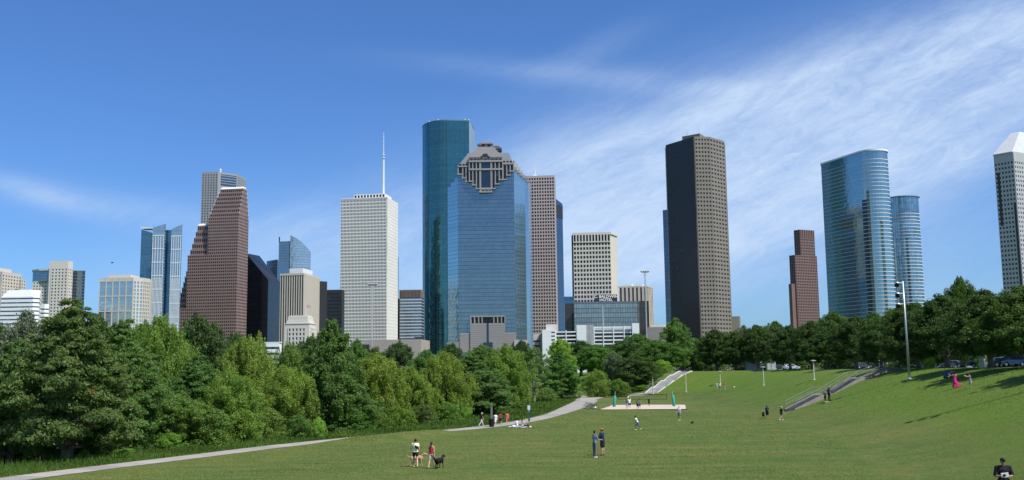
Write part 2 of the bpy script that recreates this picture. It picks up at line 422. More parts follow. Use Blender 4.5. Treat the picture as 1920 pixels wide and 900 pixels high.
def strip(name, centre, wl, wr, mat, lift=0.05, thick=0.25):
    """slab draped on the ground along a centre line"""
    P = np.array(centre, float); mb = MB(); L = []; Rr = []; run = 0.0
    for i in range(len(P)):
        d = P[min(i + 1, len(P) - 1)] - P[max(i - 1, 0)]; d /= np.linalg.norm(d) + 1e-9; n = np.array([-d[1], d[0]])
        a = P[i] + n * (wl if np.isscalar(wl) else wl[i]); c = P[i] - n * (wr if np.isscalar(wr) else wr[i])
        za = gz(*a); zc = gz(*c); L.append((*a, za + lift)); Rr.append((*c, zc + lift))
    lo = lambda p: (p[0], p[1], p[2] - thick)
    for i in range(len(P) - 1):
        seg = float(np.linalg.norm(P[i + 1] - P[i])); mb.poly([L[i], Rr[i], Rr[i + 1], L[i + 1]], [(0, run), (2.7, run), (2.7, run + seg), (0, run + seg)]); run += seg
        mb.poly([lo(Rr[i]), lo(Rr[i + 1]), Rr[i + 1], Rr[i]]); mb.poly([L[i], L[i + 1], lo(L[i + 1]), lo(L[i])])
    mb.poly([L[0], lo(L[0]), lo(Rr[0]), Rr[0]]); mb.poly([Rr[-1], lo(Rr[-1]), lo(L[-1]), L[-1]])
    o = mb.build(name, mat); tag(o, kind='structure'); return o
wl = [1.35 if p[1] < 150 else 1.35 + min(1.6, (p[1] - 150) * 0.03) for p in PATHS]
strip('path', PATHS, wl, wl, PATHM)
# plaza where paths meet, and the two branches going on behind the court
pe = PATHS[-1]
br = [hit(1097, 752)[:2], hit(1120, 744)[:2], hit(1170, 742)[:2], hit(1215, 739)[:2]]
strip('path', smooth_poly(np.array(br)), 1.6, 1.6, CONC, 0.056)
br2 = [hit(1096, 750)[:2], hit(1104, 743)[:2], np.array([16.0, 262.0]), np.array([9.0, 300.0])]
strip('path', smooth_poly(np.array(br2)), 2.0, 2.0, CONC, 0.062)
# walk and road along the crest
walk = [(63.5, 90), (64.5, 115), (66.5, 170), (71, 216), (67, 243), (56, 266), (45, 289), (38, 330)]
strip('pavement', smooth_poly(np.array(walk, float)), 1.4, 1.4, CONC, 0.06)
road = [(78, 40), (80, 80), (82, 140), (86, 215), (83, 262), (72, 290), (60, 320), (55, 420)]
strip('road', smooth_poly(np.array(road, float)), 5.5, 5.5, ROADM, 0.05)

# sand court
SAND = stone('sand', (0.48, 0.41, 0.32), 0.95, 0.10, 0.8, 8.0)
q = [hit(1123, 769), hit(1288, 769), hit(1285, 759.5), hit(1148, 760)]
mb = MB(); n = 16
mb2 = MB()
Q = [np.array(p[:2]) for p in q]
def bil(u, v):
    p = (Q[0] * (1 - u) + Q[1] * u) * (1 - v) + (Q[3] * (1 - u) + Q[2] * u) * v
    return (p[0], p[1], gz(*p) + 0.07)
for i in range(n):
    for j in range(n):
        mb.poly([bil(i / n, j / n), bil((i + 1) / n, j / n), bil((i + 1) / n, (j + 1) / n), bil(i / n, (j + 1) / n)])
o = mb.build('sand_court', SAND); tag(o, kind='structure')
# timber kerb around it
mb = MB(); ring = [bil(0, 0), bil(1, 0), bil(1, 1), bil(0, 1), bil(0, 0)]
for a, c in zip(ring, ring[1:]):
    d = Vector(c) - Vector(a); mid = (Vector(a) + Vector(c)) / 2
    mb.box(mid, (d.length, 0.12, 0.16), math.atan2(d.y, d.x))
o = mb.build('court_kerb', stone('kerb_wood', (0.12, 0.085, 0.05))); tag(o, kind='structure')
# ================================================================== skyline
def along(B, u, px, z):
    q = px - 960; a = q * FW - FPX * RT
    v = np.array([B[0], B[1], z - H]); return -(a @ v) / (a[0] * u[0] + a[1] * u[1])
def foot(pl, pc, pr, ytop, Yc, ang=9.0, angr=None, depth=None):
    """footprint from the columns of its left edge, near corner and right edge"""
    P = at(pc, ytop, Yc); B = P[:2]; z = P[2]
    uL = np.array([-math.cos(R(ang)), math.sin(R(ang))]); ar = ang if angr is None else angr
    uR = np.array([math.sin(R(ar)), math.cos(R(ar))])
    A = B + uL * along(B, uL, pl, z)
    if depth is None:
        tt = along(B, uR, pr, z)
        if not 0 < tt < 70:                                          # seen almost edge-on: turn the side a little
            ar = math.degrees(math.atan((pc - 960) / FPX)) + 18; uR = np.array([math.sin(R(ar)), math.cos(R(ar))]); tt = along(B, uR, pr, z)
        C = B + uR * tt
    else: C = B + uR * depth
    return [tuple(A), tuple(B), tuple(C), tuple(A + (C - B))], z
def inset(p, q):
    d = np.array([q[0] - p[0], q[1] - p[1]]); L = np.hypot(*d); d = d / L
    return d, np.array([d[1], -d[0]]), L
TREELINE = 22.0
class Tower:
    def __init__(s, name, label, cat, pts, ztop, base=4.0, wall=None, glass=None):
        c = np.mean(np.array(pts), 0)
        s.root = empty(name, (c[0], c[1], base), label, cat)
        s.pts = pts; s.z1 = ztop; s.z0 = base; s.wall = MB(); s.wm = wall; s.gm = glass or WIN; s.wins = []; s.stuffw = MB()
    def core(s, pts=None, z0=None, z1=None):
        s.wall.prism(pts or s.pts, s.z0 if z0 is None else z0, s.z1 if z1 is None else z1)
    def grid(s, i=None, pc=3.0, pr=4.0, wf=0.5, hf=0.5, d=0.5, p=None, q=None, z0=None, z1=None, top=0.0, own=True, edge=0.5, cols=None, mb=None):
        if p is None: p, q = s.pts[i], s.pts[(i + 1) % len(s.pts)]
        z0 = s.z0 if z0 is None else z0; z1 = s.z1 if z1 is None else z1
        dr, n, L = inset(p, q); mb = mb or s.wall
        nc = cols or max(1, round(L / pc)); pc = L / nc
        H_ = z1 - z0 - top; nr = max(1, round(H_ / pr)) if hf else 0; prr = H_ / nr if nr else H_
        pt = lambda t: (p[0] + dr[0] * t, p[1] + dr[1] * t)
        for k in range(nc + 1):                                       # piers
            a = max(0, k * pc - pc * (1 - wf) / 2); c = min(L, k * pc + pc * (1 - wf) / 2)
            mb.slab(pt(a), pt(c), n, 0, d, z0, z1)
        for r in range(nr + 1 if nr else 0):                          # spandrels
            a = max(z0, z0 + r * prr - prr * (1 - hf) / 2); c = min(z1, z0 + r * prr + prr * (1 - hf) / 2)
            if r == nr: c = z1
            mb.slab(pt(0), pt(L), n, 0.01, d + 0.04, a, c)
        for k in range(nc):
            for r in range(max(nr, 1)):
                a, c = k * pc + pc * (1 - wf) / 2, k * pc + pc * (1 + wf) / 2
                if nr: b0, b1 = z0 + r * prr + prr * (1 - hf) / 2, z0 + r * prr + prr * (1 + hf) / 2
                else: b0, b1 = z0 + 0.3, z1 - 0.3
                A, C = pt(a), pt(c); o = (n[0] * 0.06, n[1] * 0.06)
                quad = [(A[0] + o[0], A[1] + o[1], b0), (C[0] + o[0], C[1] + o[1], b0), (C[0] + o[0], C[1] + o[1], b1), (A[0] + o[0], A[1] + o[1], b1)]
                if own: s.wins.append((quad, b1 < TREELINE, (A[1]) * 0.01 - (b0) * 0.002))
                else: s.stuffw.poly(quad)
    def piers(s, i=None, pc=3.0, wf=0.5, d=0.5, **k): s.grid(i, pc=pc, wf=wf, hf=0, d=d, **k)
    def bands(s, p, q, z0, z1, pr, hf, d, mb, zoff=0.0):
        dr, n, L = inset(p, q); k = int((z1 - z0) / pr)
        for r in range(k + 1):
            a = z0 + zoff + r * pr
            if a + pr * hf <= z1: mb.slab(p, q, n, 0.0, d, a, a + pr * hf)
    def part(s, name, mb, mat, label=None, smooth=False):
        o = mb.build(name, mat, s.root, smooth)
        if label: o['label'] = label
        return o
    def done(s, wname='wall'):
        if s.wall.f: s.part(wname, s.wall, s.wm)
        ws = sorted(s.wins, key=lambda w: (w[1], w[2]))
        for quad, _, _ in ws[:100]:
            mb = MB(); mb.poly(quad); s.part('window', mb, s.gm)
        for quad, _, _ in ws[100:]: s.stuffw.poly(quad)
        if s.stuffw.f:
            o = s.part('window', s.stuffw, s.gm); o['kind'] = 'stuff'
        return s
def skin(t, name, pts, z0, z1, mat, ztops=None, label=None, smooth=False):
    mb = MB(); mb.prism(pts, z0, z1, True, ztops); return t.part(name, mb, mat, label, smooth)
def lerp2(p, q, t): return (p[0] + (q[0] - p[0]) * t, p[1] + (q[1] - p[1]) * t)
def grow(pts, g):
    c = np.mean(np.array(pts), 0); out = []
    for p in pts:
        d = np.array(p) - c; L = np.hypot(*d); out.append(tuple(c + d * (1 + g / L)))
    return out
def box_on(pl, pc, pr, ytop, Yc, z0, ang=9.0, depth=None):
    pts, z = foot(pl, pc, pr, ytop, Yc, ang, depth=depth); return pts, z

WIN = winmat('dark_window', (0.008, 0.010, 0.014), 0.35, 0.0, (0.05, 0.06, 0.07), 0.12)
WINB = winmat('blue_window', (0.03, 0.06, 0.10), 0.08, 0.3, (0.15, 0.22, 0.3), 0.3)
WHITE_ST = stone('white_marble', (0.72, 0.71, 0.67), 0.6, 0.05, 0.03)
CREAM = stone('cream_stone', (0.52, 0.48, 0.42), 0.8, 0.08, 0.03)
PALE = stone('pale_precast', (0.60, 0.56, 0.50), 0.8, 0.06, 0.03)
TAN = stone('tan_granite', (0.43, 0.36, 0.30), 0.6, 0.08, 0.03)
BROWN = stone('red_brown_granite', (0.255, 0.172, 0.150), 0.55, 0.10, 0.03)
DKBROWN = stone('dark_brown_granite', (0.105, 0.062, 0.055), 0.55, 0.10, 0.03)
GREYG = stone('grey_granite', (0.27, 0.28, 0.29), 0.45, 0.08, 0.03)
PINK = stone('pinkish_granite', (0.44, 0.37, 0.35), 0.55, 0.06, 0.03)
TAUPE = stone('taupe_granite', (0.20, 0.172, 0.142), 0.6, 0.08, 0.03)
CHAR = stone('charcoal_granite', (0.023, 0.025, 0.030), 0.5, 0.15, 0.03)
WHITEP = stone('white_panel', (0.74, 0.75, 0.76), 0.6, 0.05, 0.05)
GRAN = stone('layered_granite', (0.30, 0.28, 0.275), 0.55, 0.08, 0.03)
MET = plain('roof_metal', (0.45, 0.46, 0.47), 0.4, 0.5)

# --- cream stepped condominium at the left edge
pts, z = foot(-46, 4, 40, 509, 1300)
t = Tower('condominium_tower', 'cream stepped condominium block with small windows, cut by the left edge of the photo', 'building', pts, z, wall=CREAM)
t.core(z1=z); t.grid(0, 6.0, 4.2, .4, .45, .4, top=3); t.grid(1, 6, 4.2, .4, .45, .4, top=3)
p2, z2 = foot(-30, -2, 22, 502, 1306); t.wall.prism(p2, z, z2)
p3, z3 = foot(36, 40, 48, 524, 1322); t.wall.prism(p3, t.z0, z3); t.grid(p=p3[0], q=p3[1], z1=z3, pc=4, pr=4.2, wf=.4, hf=.45, d=.3); t.grid(p=p3[1], q=p3[2], z1=z3, pc=4, pr=4.2, wf=.4, hf=.45, d=.3)
t.done()

# --- white banded low building
pts, z = foot(2, 62, 74, 556, 950, 3, angr=40); A, B, C, D = pts
E = tuple(np.array(C) + np.array([-10, 26])); pts = [A, B, C, E, (D[0] + 4, D[1] + 26)]
zt = at(30, 545, 960)[2]
t = Tower('office_block', 'low white office block with thin blue window bands, partly behind the leftmost big tree', 'building', pts, z, wall=WHITEP)
t.core(z1=z)
top = [lerp2(A, B, .12), lerp2(A, B, .88), lerp2(B, E, .4), lerp2(A, D, .5)]
mb = t.wall
ptop = [lerp2(lerp2(A, B, .15), E, .06), lerp2(lerp2(A, B, .86), E, .06), lerp2(C, E, .3), lerp2(C, E, .7), lerp2(D, E, .2)]
for i in range(5):
    j = (i + 1) % 5
    mb.poly([(*pts[i], z), (*pts[j], z), (*ptop[j], zt), (*ptop[i], zt)])
mb.poly([(*p, zt) for p in ptop])
gl = MB()
for i in range(3): t.bands(pts[i], pts[i + 1], t.z0 + 2, z - 1, 3.9, .27, .12, gl)
t.part('window_band', gl, WINB)
pts2, z2_ = foot(60, 84, 92, 570, 985, 3, angr=30); t.wall.prism(pts2, t.z0, z2_)
gl = MB(); t.bands(pts2[0], pts2[1], t.z0 + 2, z2_ - 1, 3.9, .27, .12, gl); t.bands(pts2[1], pts2[2], t.z0 + 2, z2_ - 1, 3.9, .27, .12, gl)
t.part('window_band', gl, WINB); t.done()

# --- condominium tower: pale slab between two glass wings
G_BLUE = curtain('blue_balcony_glass', (0.16, 0.27, 0.33), (0.02, 0.03, 0.05), 2.2, 3.6, .08, .12, .18, spancol=(0.32, 0.37, 0.42))
pts, z = foot(63, 112, 128, 504, 1150, 3)
t = Tower('condominium_tower', 'pale condominium tower with a taller centre slab between blue glass wings', 'building', pts, z, wall=PALE)
t.core(z1=z - 14); t.grid(0, 3.2, 3.6, .4, .5, .4, z1=z - 14)
cx = [at(p, 504, 1150 + y)[:2] for p, y in ((62, 8), (74, 0), (96, -4), (111, 0), (112, 30), (66, 32))]
skin(t, 'glass_crown', [tuple(c) for c in cx], z - 14, z - 2, G_BLUE, label='curved blue glass top of the left wing')
mb = MB(); mb.prism(grow([tuple(c) for c in cx], 1), z - 2, z); t.part('roof', mb, PALE)
p2, z2 = foot(93, 128, 137, 489, 1144, 3); t.wall.prism(p2, t.z0, z2)
t.grid(p=lerp2(p2[0], p2[1], 0.12), q=lerp2(p2[0], p2[1], 1), z1=z2 - 8, pc=3.6, pr=3.6, wf=.42, hf=.5, d=.35); t.grid(p=p2[1], q=p2[2], z1=z2 - 8, pc=3.6, pr=3.6, wf=.4, hf=.5, d=.3)
p4, z4 = foot(118, 132, 139, 489, 1139, 3); mb = MB(); 
p3, z3 = foot(136, 155, 160, 505, 1160, 3); skin(t, 'glass_wing', p3, t.z0, z3 - 2, G_BLUE); mb = MB(); mb.prism(grow(p3, .8), z3 - 2, z3 - 1); t.part('roof', mb, MET)
t.done()

# --- beige lattice and blue glass office
G_SKY = curtain('pale_blue_glass', (0.40, 0.52, 0.55), (0.03, 0.04, 0.06), 1.6, 3.9, .06, .10, 0, mull=(.25, .27, .28), var=.15)
pts, z = foot(187, 250, 281, 520, 1050, 4, angr=28)
A, B, C, D = pts; Cc = tuple(np.array(C) + [-8, 28]); pts = [A, B, lerp2(lerp2(B, C, .5), Cc, .0), C, Cc, D]
Bm = np.array(lerp2(B, C, .45)) + [3.0, -2.0]; pts[2] = tuple(Bm)
t = Tower('office_block', 'beige and blue glass office block with a lattice front and curved right side', 'building', pts, z, wall=CREAM)
skin(t, 'glass_skin', pts, t.z0, z - 3, G_SKY)
mb = t.wall
for i, (wfr, npc) in enumerate(((.86, 6.5), (.55, 3.1), (.55, 3.1), (.55, 3.1))):
    p, q = pts[i], pts[i + 1]; dr, n, L = inset(p, q); nc = max(1, round(L / npc))
    for k in range(nc + 1):
        a = max(0, L * k / nc - npc * (1 - wfr) / 2); c = min(L, L * k / nc + npc * (1 - wfr) / 2)
        mb.slab((p[0] + dr[0] * a, p[1] + dr[1] * a), (p[0] + dr[0] * c, p[1] + dr[1] * c), n, 0, .5, t.z0, z)
    step = 15.5 if i == 0 else 3.9
    for r in range(40):
        a = z - 3 - r * step
        if a > t.z0: mb.slab(p, q, n, 0.02, .45, a - (1.1), a)
mb.prism(grow(pts, .4), z - 3, z)
pm, zm = foot(203, 245, 262, 515, 1062, 4); mb.prism(pm, z, zm)
t.done()

# --- blue glass tower cluster
G_CL = curtain('steel_blue_glass', (0.34, 0.46, 0.50), (0.02, 0.03, 0.05), 1.5, 4.0, .07, .09, .22, mull=(.30, .34, .38), spancol=(.22, .30, .38), var=.2)
G_CLD = curtain('deep_blue_glass', (0.10, 0.22, 0.28), (0.02, 0.03, 0.05), 1.5, 4.0, .05, .10, 0, mull=(.10, .15, .2), var=.22)
pts, z = foot(287, 309, 311, 420, 1200, 4)
t = Tower('glass_tower', 'slim blue glass tower of staggered slabs with white fins, left of the stepped brown tower', 'building', pts, z)
skin(t, 'glass_slab', pts, t.z0, z, G_CL, ztops=[z - 4, z, z, z - 4])
p2, z2 = foot(265, 285, 292, 433, 1225, 4); skin(t, 'glass_slab', p2, t.z0, z2, G_CLD, ztops=[z2 + 2, z2 - 2, z2 - 8, z2])
mb = MB(); mb.prism(grow(p2, .5), z2 + 3, z2 + 4, ztops=[z2 + 5, z2 + 4, z2 + 2, z2 + 5]); t.part('roof', mb, WHITEP)
p3, z3 = foot(309, 323, 324, 431, 1206, 4); skin(t, 'glass_slab', p3, t.z0, z3, G_CLD)
p4, z4 = foot(322, 341, 342, 421, 1198, 4); skin(t, 'glass_slab', p4, t.z0, z4, G_CL, ztops=[z4 - 5, z4, z4, z4 - 5])
fins = MB()
for P4, zz in ((pts, z), (p4, z4)):
    p, q = P4[0], P4[1]; dr, n, L = inset(p, q)
    for k in range(9):
        a = L * (k + .2) / 9; fins.slab((p[0] + dr[0] * a, p[1] + dr[1] * a), (p[0] + dr[0] * (a + .35), p[1] + dr[1] * (a + .35)), n, 0, .5, t.z0, zz - 14 - (50 if k % 2 else 0))
    for k in range(int((zz - 14 - t.z0) / 16)): fins.slab(p, q, n, 0.02, .4, zz - 14 - k * 16, zz - 13 - k * 16)
t.part('facade_fins', fins, WHITEP)
t.done()

# --- tall grey gridded tower behind the brown one
pts, z = foot(379, 409, 440, 322, 1500, 2, angr=60)
A, B, C, D = pts; C = tuple(at(446, 326, B and 1522)[:2]); E = tuple(at(461, 331, 1560)[:2]); F = tuple(np.array(E) + [-20, 60]); G = tuple(np.array(A) + [10, 60])
pts = [A, B, C, E, F, G]
t = Tower('grey_tower', 'tall grey gridded tower with a notched glass corner, rising behind the stepped brown tower', 'building', pts, z, wall=GREYG)
t.core(); t.grid(0, 4.0, 3.9, .42, .5, .4, top=3)
t.grid(2, 2.9, 3.9, .5, .5, .4, top=3)
p, q = B, C; dr, n, L = inset(p, q)
gl = MB(); z9 = z - 3
for a, b_, in ((z9 - 17, z9), (z9 - 27, z9 - 24), (z9 - 42, z9 - 37)):
    gl.slab(lerp2(p, q, .14), lerp2(p, q, .94), n, 0, .25, a, b_)
gl.slab(lerp2(p, q, .14), lerp2(p, q, .94), n, 0, .25, t.z0, z9 - 46)
t.part('corner_glazing', gl, curtain('grey_glass', (.10, .14, .18), (.02, .02, .03), 2.0, 3.9, .06, .25, 0, mull=(.25, .27, .28)))
m_ = MB(); m_.lathe((B[0] + 2, B[1] + 5, z), [(1.2, 0), (1.2, 3), (1.6, 3.2), (1.2, 5), (0, 5.6)], 10); t.part('roof_dome', m_, WHITEP)
t.done()

# --- red brown stepped tower: three gabled volumes
LOUV = stone('white_louvre', (0.70, 0.72, 0.74), .6, .05)
pts, zf = foot(391, 447, 466, 406, 1285)
A, B, C, D = pts
t = Tower('stepped_tower', 'huge red brown granite tower with three stepped gables and white louvred ridges', 'building', pts, zf, wall=BROWN)
ztop = at(447, 352, 1290)[2]
PC, PR = 2.75, 4.05
def vol(A, B, C, D, z0, z1, left=False):
    t.wall.prism([A, B, C, D], z0, z1)
    t.grid(p=A, q=B, z0=z0, z1=z1, pc=PC, pr=PR, wf=.64, hf=.56, d=.15)
    t.grid(p=B, q=C, z0=z0, z1=z1, pc=PC * 1.35, pr=PR, wf=.64, hf=.56, d=.15)
dirL = np.array(inset(A, B)[0]); dirR = np.array(inset(B, C)[0]); LD = inset(B, C)[2]
def onfront(px, z, back=0.0):
    b_ = np.array(B); p_ = b_ + dirL * along(b_, dirL, px, z) + dirR * back; return p_
z3b, z2b = at(327, 578, 1290)[2], at(352, 478, 1290)[2]
F3, F2, F1 = onfront(327, z3b), onfront(352, z2b), np.array(A)
bk = dirR * LD
tp2 = lambda *a: [tuple(q) for q in a]
vol(*tp2(F3, B, np.array(C), F3 + bk), t.z0, z3b)
vol(*tp2(F2, B, np.array(C), F2 + bk), z3b, z2b)
vol(*tp2(F1, B, np.array(C), F1 + bk), z2b, zf)
def tiers(A, B, C, D, z0, z1, n, lin, fin, bin_, rin=0.0):
    A, B, C, D = map(np.array, (A, B, C, D)); ls = MB()
    for k in range(n):
        f = (k + 1) / n
        a = A + dirL * lin * f + dirR * fin * f; b = B - dirL * rin * f + dirR * fin * f
        c = C - dirL * rin * f - dirR * bin_ * f; d = D + dirL * lin * f - dirR * bin_ * f
        za, zb = z0 + (z1 - z0) * k / n, z0 + (z1 - z0) * (k + 1) / n
        t.wall.prism([tuple(a), tuple(b), tuple(c), tuple(d)], za, zb)
        t.grid(p=tuple(a), q=tuple(b), z0=za, z1=zb, pc=PC, pr=zb - za, wf=.66, hf=.48, d=.15)
        t.grid(p=tuple(b), q=tuple(c), z0=za, z1=zb, pc=PC * 1.35, pr=zb - za, wf=.58, hf=.42, d=.2)
        for e in (a, b, c): fb = MB(); fb.box((e[0], e[1], zb + .4), (.8, .8, 1.2)); t.part('finial', fb, LOUV)
    nn = 10; L = np.linalg.norm(b - a)
    for k in range(nn):                                            # slanting white louvres on the ridge
        x0 = a + dirL * L * (k + .15) / nn; x1 = a + dirL * L * (k + .75) / nn
        y0 = x0 + dirR * 5; y1 = x1 + dirR * 5
        ls.poly([(*x0, zb), (*x1, zb), (*y1, zb + 3.2), (*y0, zb + 3.2)]); ls.poly([(*x1, zb), (*y1, zb), (*y1, zb + 3.2)])
    m0 = a + dirR * 5; m1 = b + dirR * 5; m2 = c - dirR * 3; m3 = d - dirR * 3
    ls.prism([tuple(m0), tuple(m1), tuple(m2), tuple(m3)], zb, zb + 2.8)
    t.part('louvre_ridge', ls, LOUV)
tiers(F1, B, C, F1 + bk, zf, ztop, 7, 10.5, 10.0, 10.0, -1.0)
z2t, z3t = at(370, 421, 1290)[2], at(345, 508, 1290)[2]
tiers(F2 + dirR * 2, F1 + dirR * 2 - dirL * .1, F1 + bk - dirL * .1, F2 + bk, z2b, z2t, 5, 9.5, 4, 10, 0)
tiers(F3 + dirR * 5, F2 + dirR * 5 - dirL * .1, F2 + bk - dirL * .1, F3 + bk, z3b, z3t, 7, 10.5, 3, 8, 0)
t.done()

# --- black glass tower with sloping roof (two trapezoid halves)
G_BLK = curtain('black_glass', (0.022, 0.030, 0.045), (.01, .01, .01), 1.6, 3.9, .10, .06, 0, mull=(.012, .014, .02), metal=.8, rough=.10, var=.35)
pts, zc = foot(460, 503, 527, 525, 1340, 7)
A, B, C, D = pts
t = Tower('dark_glass_tower', 'black glass tower with a steep slanting roof, right of the stepped brown tower', 'building', pts, zc)
zA = at(463, 474, B[1])[2]; zD = zA - 1
mb = MB(); mb.prism([A, B, C, D], t.z0, zc, ztops=[zA, zc, zc - 1, zA + 2]); t.part('glass_skin', mb, G_BLK)
rb = MB()
for k in range(14):                                                 # ribs of the sloping skylight
    f = (k + .5) / 14
    a_ = np.array([*lerp2(A, D, f), zA + 1.1 * f + .25]); b_ = np.array([*lerp2(B, C, f), zc - f + .25]); rb.tube([a_, b_], .16, 4)
t.part('roof_rib', rb, plain('rib_metal', (.12, .14, .17), .4, .5))
t.done()
pts, zc = foot(500, 520, 548, 489, 1440, 7); A, B, C, D = pts
t = Tower('dark_glass_tower', 'small slanting glass roof seen between the black glass tower and the striped tower', 'building', pts, zc)
mb = MB(); mb.prism(pts, t.z0, zc, ztops=[zc, zc + 2, zc - 9, zc - 9]); t.part('glass_skin', mb, curtain('slate_glass', (.10, .19, .28), (.01, .01, .01), 1.6, 3.9, .08, .08))
t.done()

# --- blue glass tower with curved slanting top
pts, z = foot(523, 544, 583, 452, 1520, 12, angr=50); A, B, C, D = pts
t = Tower('glass_tower', 'blue grey glass tower with a curved slanting top behind the striped tower', 'building', pts, z)
skin(t, 'glass_skin', [A, tuple(np.array(B) - [1, 0]), tuple(np.array(B) + [0, 22]), D], t.z0, z, curtain('dusk_glass', (.20, .30, .36), (0, 0, 0), 2.5, 4, .08, .08, .2, spancol=(.12, .18, .24)))
zp = at(544, 441, 1520)[2]; ze = at(582, 473, C[1])[2]
arc = [lerp2(B, C, f) for f in (0, .25, .5, .75, 1)]; za = [zp, zp - (zp - ze) * .13, zp - (zp - ze) * .34, zp - (zp - ze) * .62, ze]
bk = [tuple(np.array(p) + [-6, 30]) for p in reversed(arc)]
mb = MB(); mb.prism(arc + bk, t.z0, z, ztops=za + list(reversed(za))); t.part('glass_blade', mb, curtain('light_glass', (.42, .50, .52), (0, 0, 0), 2.4, 4, .06, .10, .25, spancol=(.2, .26, .31)))
m_ = MB(); m_.box((A[0] + .5, A[1] + .5, z + 3), (1.5, 1.5, 8)); t.part('roof_fin', m_, CHAR)
t.done()

# --- tan striped tower with penthouse
pts, z = foot(526, 570, 599, 512, 1000, 9); A, B, C, D = pts
STRIPE = stone('striped_travertine', (.50, .455, .39), .8, .07, .03)
t = Tower('striped_tower', 'tan office tower with tall vertical window slots and a white rooftop box', 'building', pts, z, wall=STRIPE)
t.core(); t.piers(0, pc=2.45, wf=.56, d=.4, z1=z - 2); t.piers(1, pc=1.6, wf=.22, d=.3, z1=z - 2)
t.wall.prism(grow(pts, .7), z - 2, z)
m_ = MB(); pp, zz = foot(543, 568, 586, 503, 1012, 9); m_.prism(pp, z, zz); t.part('penthouse', m_, WHITEP)
m_ = MB(); dr, n, L = inset(C, D); m_.prism([C, tuple(np.array(C) + [6.5, 8]), tuple(np.array(D) + [6, 10]), D], t.z0, z - 4); t.part('dark_side_wall', m_, CHAR)
t.done()

# --- stone city hall
pts, z = foot(534, 580, 593, 604, 780, 7); A, B, C, D = pts
t = Tower('stone_block', 'pale stone block with stepped top and tall windows, before the striped tower', 'building', pts, z, wall=PALE)
t.core(z1=z - 1); t.grid(p=lerp2(A, B, .14), q=lerp2(A, B, .86), z0=t.z0 + 2, z1=z - 4, pc=2.9, pr=3.3, wf=.42, hf=.6, d=.4)
t.grid(p=lerp2(B, C, .14), q=lerp2(B, C, .86), z0=t.z0 + 2, z1=z - 4, pc=2.9, pr=3.3, wf=.42, hf=.6, d=.4)
for g_, a_, b_ in ((-.6, z - 1, z + 1.4), (-1.4, z + 1.4, z + 4.6), (-2.6, z + 4.6, z + 5.4)): t.wall.prism(grow(pts, g_ - 1), a_, b_)
t.wall.prism(grow(pts, .5), z - 1.2, z - .6)
m_ = MB(); m_.tube([(B[0] - 4, B[1] + 6, z + 5), (B[0] - 4, B[1] + 6, z + 14)], .12, 6); t.part('flagpole', m_, WHITEP)
fl = MB(); fl.poly([(B[0] - 4, B[1] + 6, z + 11.4), (B[0] - .8, B[1] + 7, z + 11.2), (B[0] - .8, B[1] + 7, z + 13.4), (B[0] - 4, B[1] + 6, z + 13.8)])
fl.poly([(B[0] - 3.98, B[1] + 6.2, z + 12.7), (B[0] - 2.6, B[1] + 6.6, z + 12.6), (B[0] - 2.6, B[1] + 6.6, z + 13.6), (B[0] - 4, B[1] + 6.2, z + 13.8)])
t.part('flag', fl, plain('flag_cloth', (.45, .25, .28))); t.done()

# --- dark gridded slab
pts, z = foot(598, 641, 646, 543, 1150, 6)
t = Tower('dark_office_block', 'low dark gridded office block squeezed between the striped tower and the white tower', 'building', pts, z, wall=CHAR)
t.core(); t.grid(0, 2.6, 3.9, .7, .55, .3, top=3); t.done()

# --- white gridded tower with tall antenna
pts, z = foot(639.5, 725, 745, 369.5, 1250); A, B, C, D = pts
t = Tower('white_tower', 'white marble office tower with a dense grid of small windows and a tall antenna', 'building', pts, z, wall=WHITE_ST)
t.core(); t.grid(0, 2, 4.12, .56, .66, .25, cols=32, top=1.5); t.grid(1, 2.0, 4.12, .24, .5, .9, top=1.5)
t.wall.prism(grow(pts, .8), z - 1, z + .3)
pp, zz = foot(664, 722, 734, 363, 1256, 9); t.wall.prism(pp, z, zz); t.grid(p=pp[0], q=pp[1], z0=z + .4, z1=zz, pc=5, pr=zz - z, wf=.62, hf=.62, d=.3, cols=10)
an = MB(); ax = at(719, 363, 1275); zt_ = at(719.5, 248, 1275)[2]
an.tube([(ax[0], ax[1], z), (ax[0], ax[1], z + (zt_ - z) * .62)], [1.35, 1.0], 8)
an.tube([(ax[0], ax[1], z + (zt_ - z) * .62), (ax[0], ax[1], zt_)], [.5, .25], 6)
for f, w_ in ((.62, 2.2), (.66, 1.6)): an.lathe((ax[0], ax[1], z + (zt_ - z) * f), [(w_, 0), (w_, .5)], 12)
for f in (.68, .74, .80, .86, .92): an.tube([(ax[0] - .9, ax[1], z + (zt_ - z) * f), (ax[0] + .9, ax[1], z + (zt_ - z) * (f + .015))], .22, 5)
t.part('antenna', an, plain('white_mast', (.8, .8, .8), .5)); t.done()

# --- low flat hall in front of the white tower
pts, z = foot(680, 790, 806, 636, 900, 4); t = Tower('low_hall', 'low flat tan brick hall at the foot of the white tower', 'building', pts, z, wall=stone('tan_brick', (.33, .29, .265), .85, .08, .1))
t.core(); m_ = MB(); dr, n, L = inset(pts[0], pts[1]); m_.slab(lerp2(pts[0], pts[1], 0), lerp2(pts[0], pts[1], .12), n, 0, 3, t.z0, z - 4); m_.box((pts[1][0] - 3, pts[1][1] + 12, z + 1.2), (8, 6, 2.4)); t.part('roof_unit', m_, CHAR)
t.done()
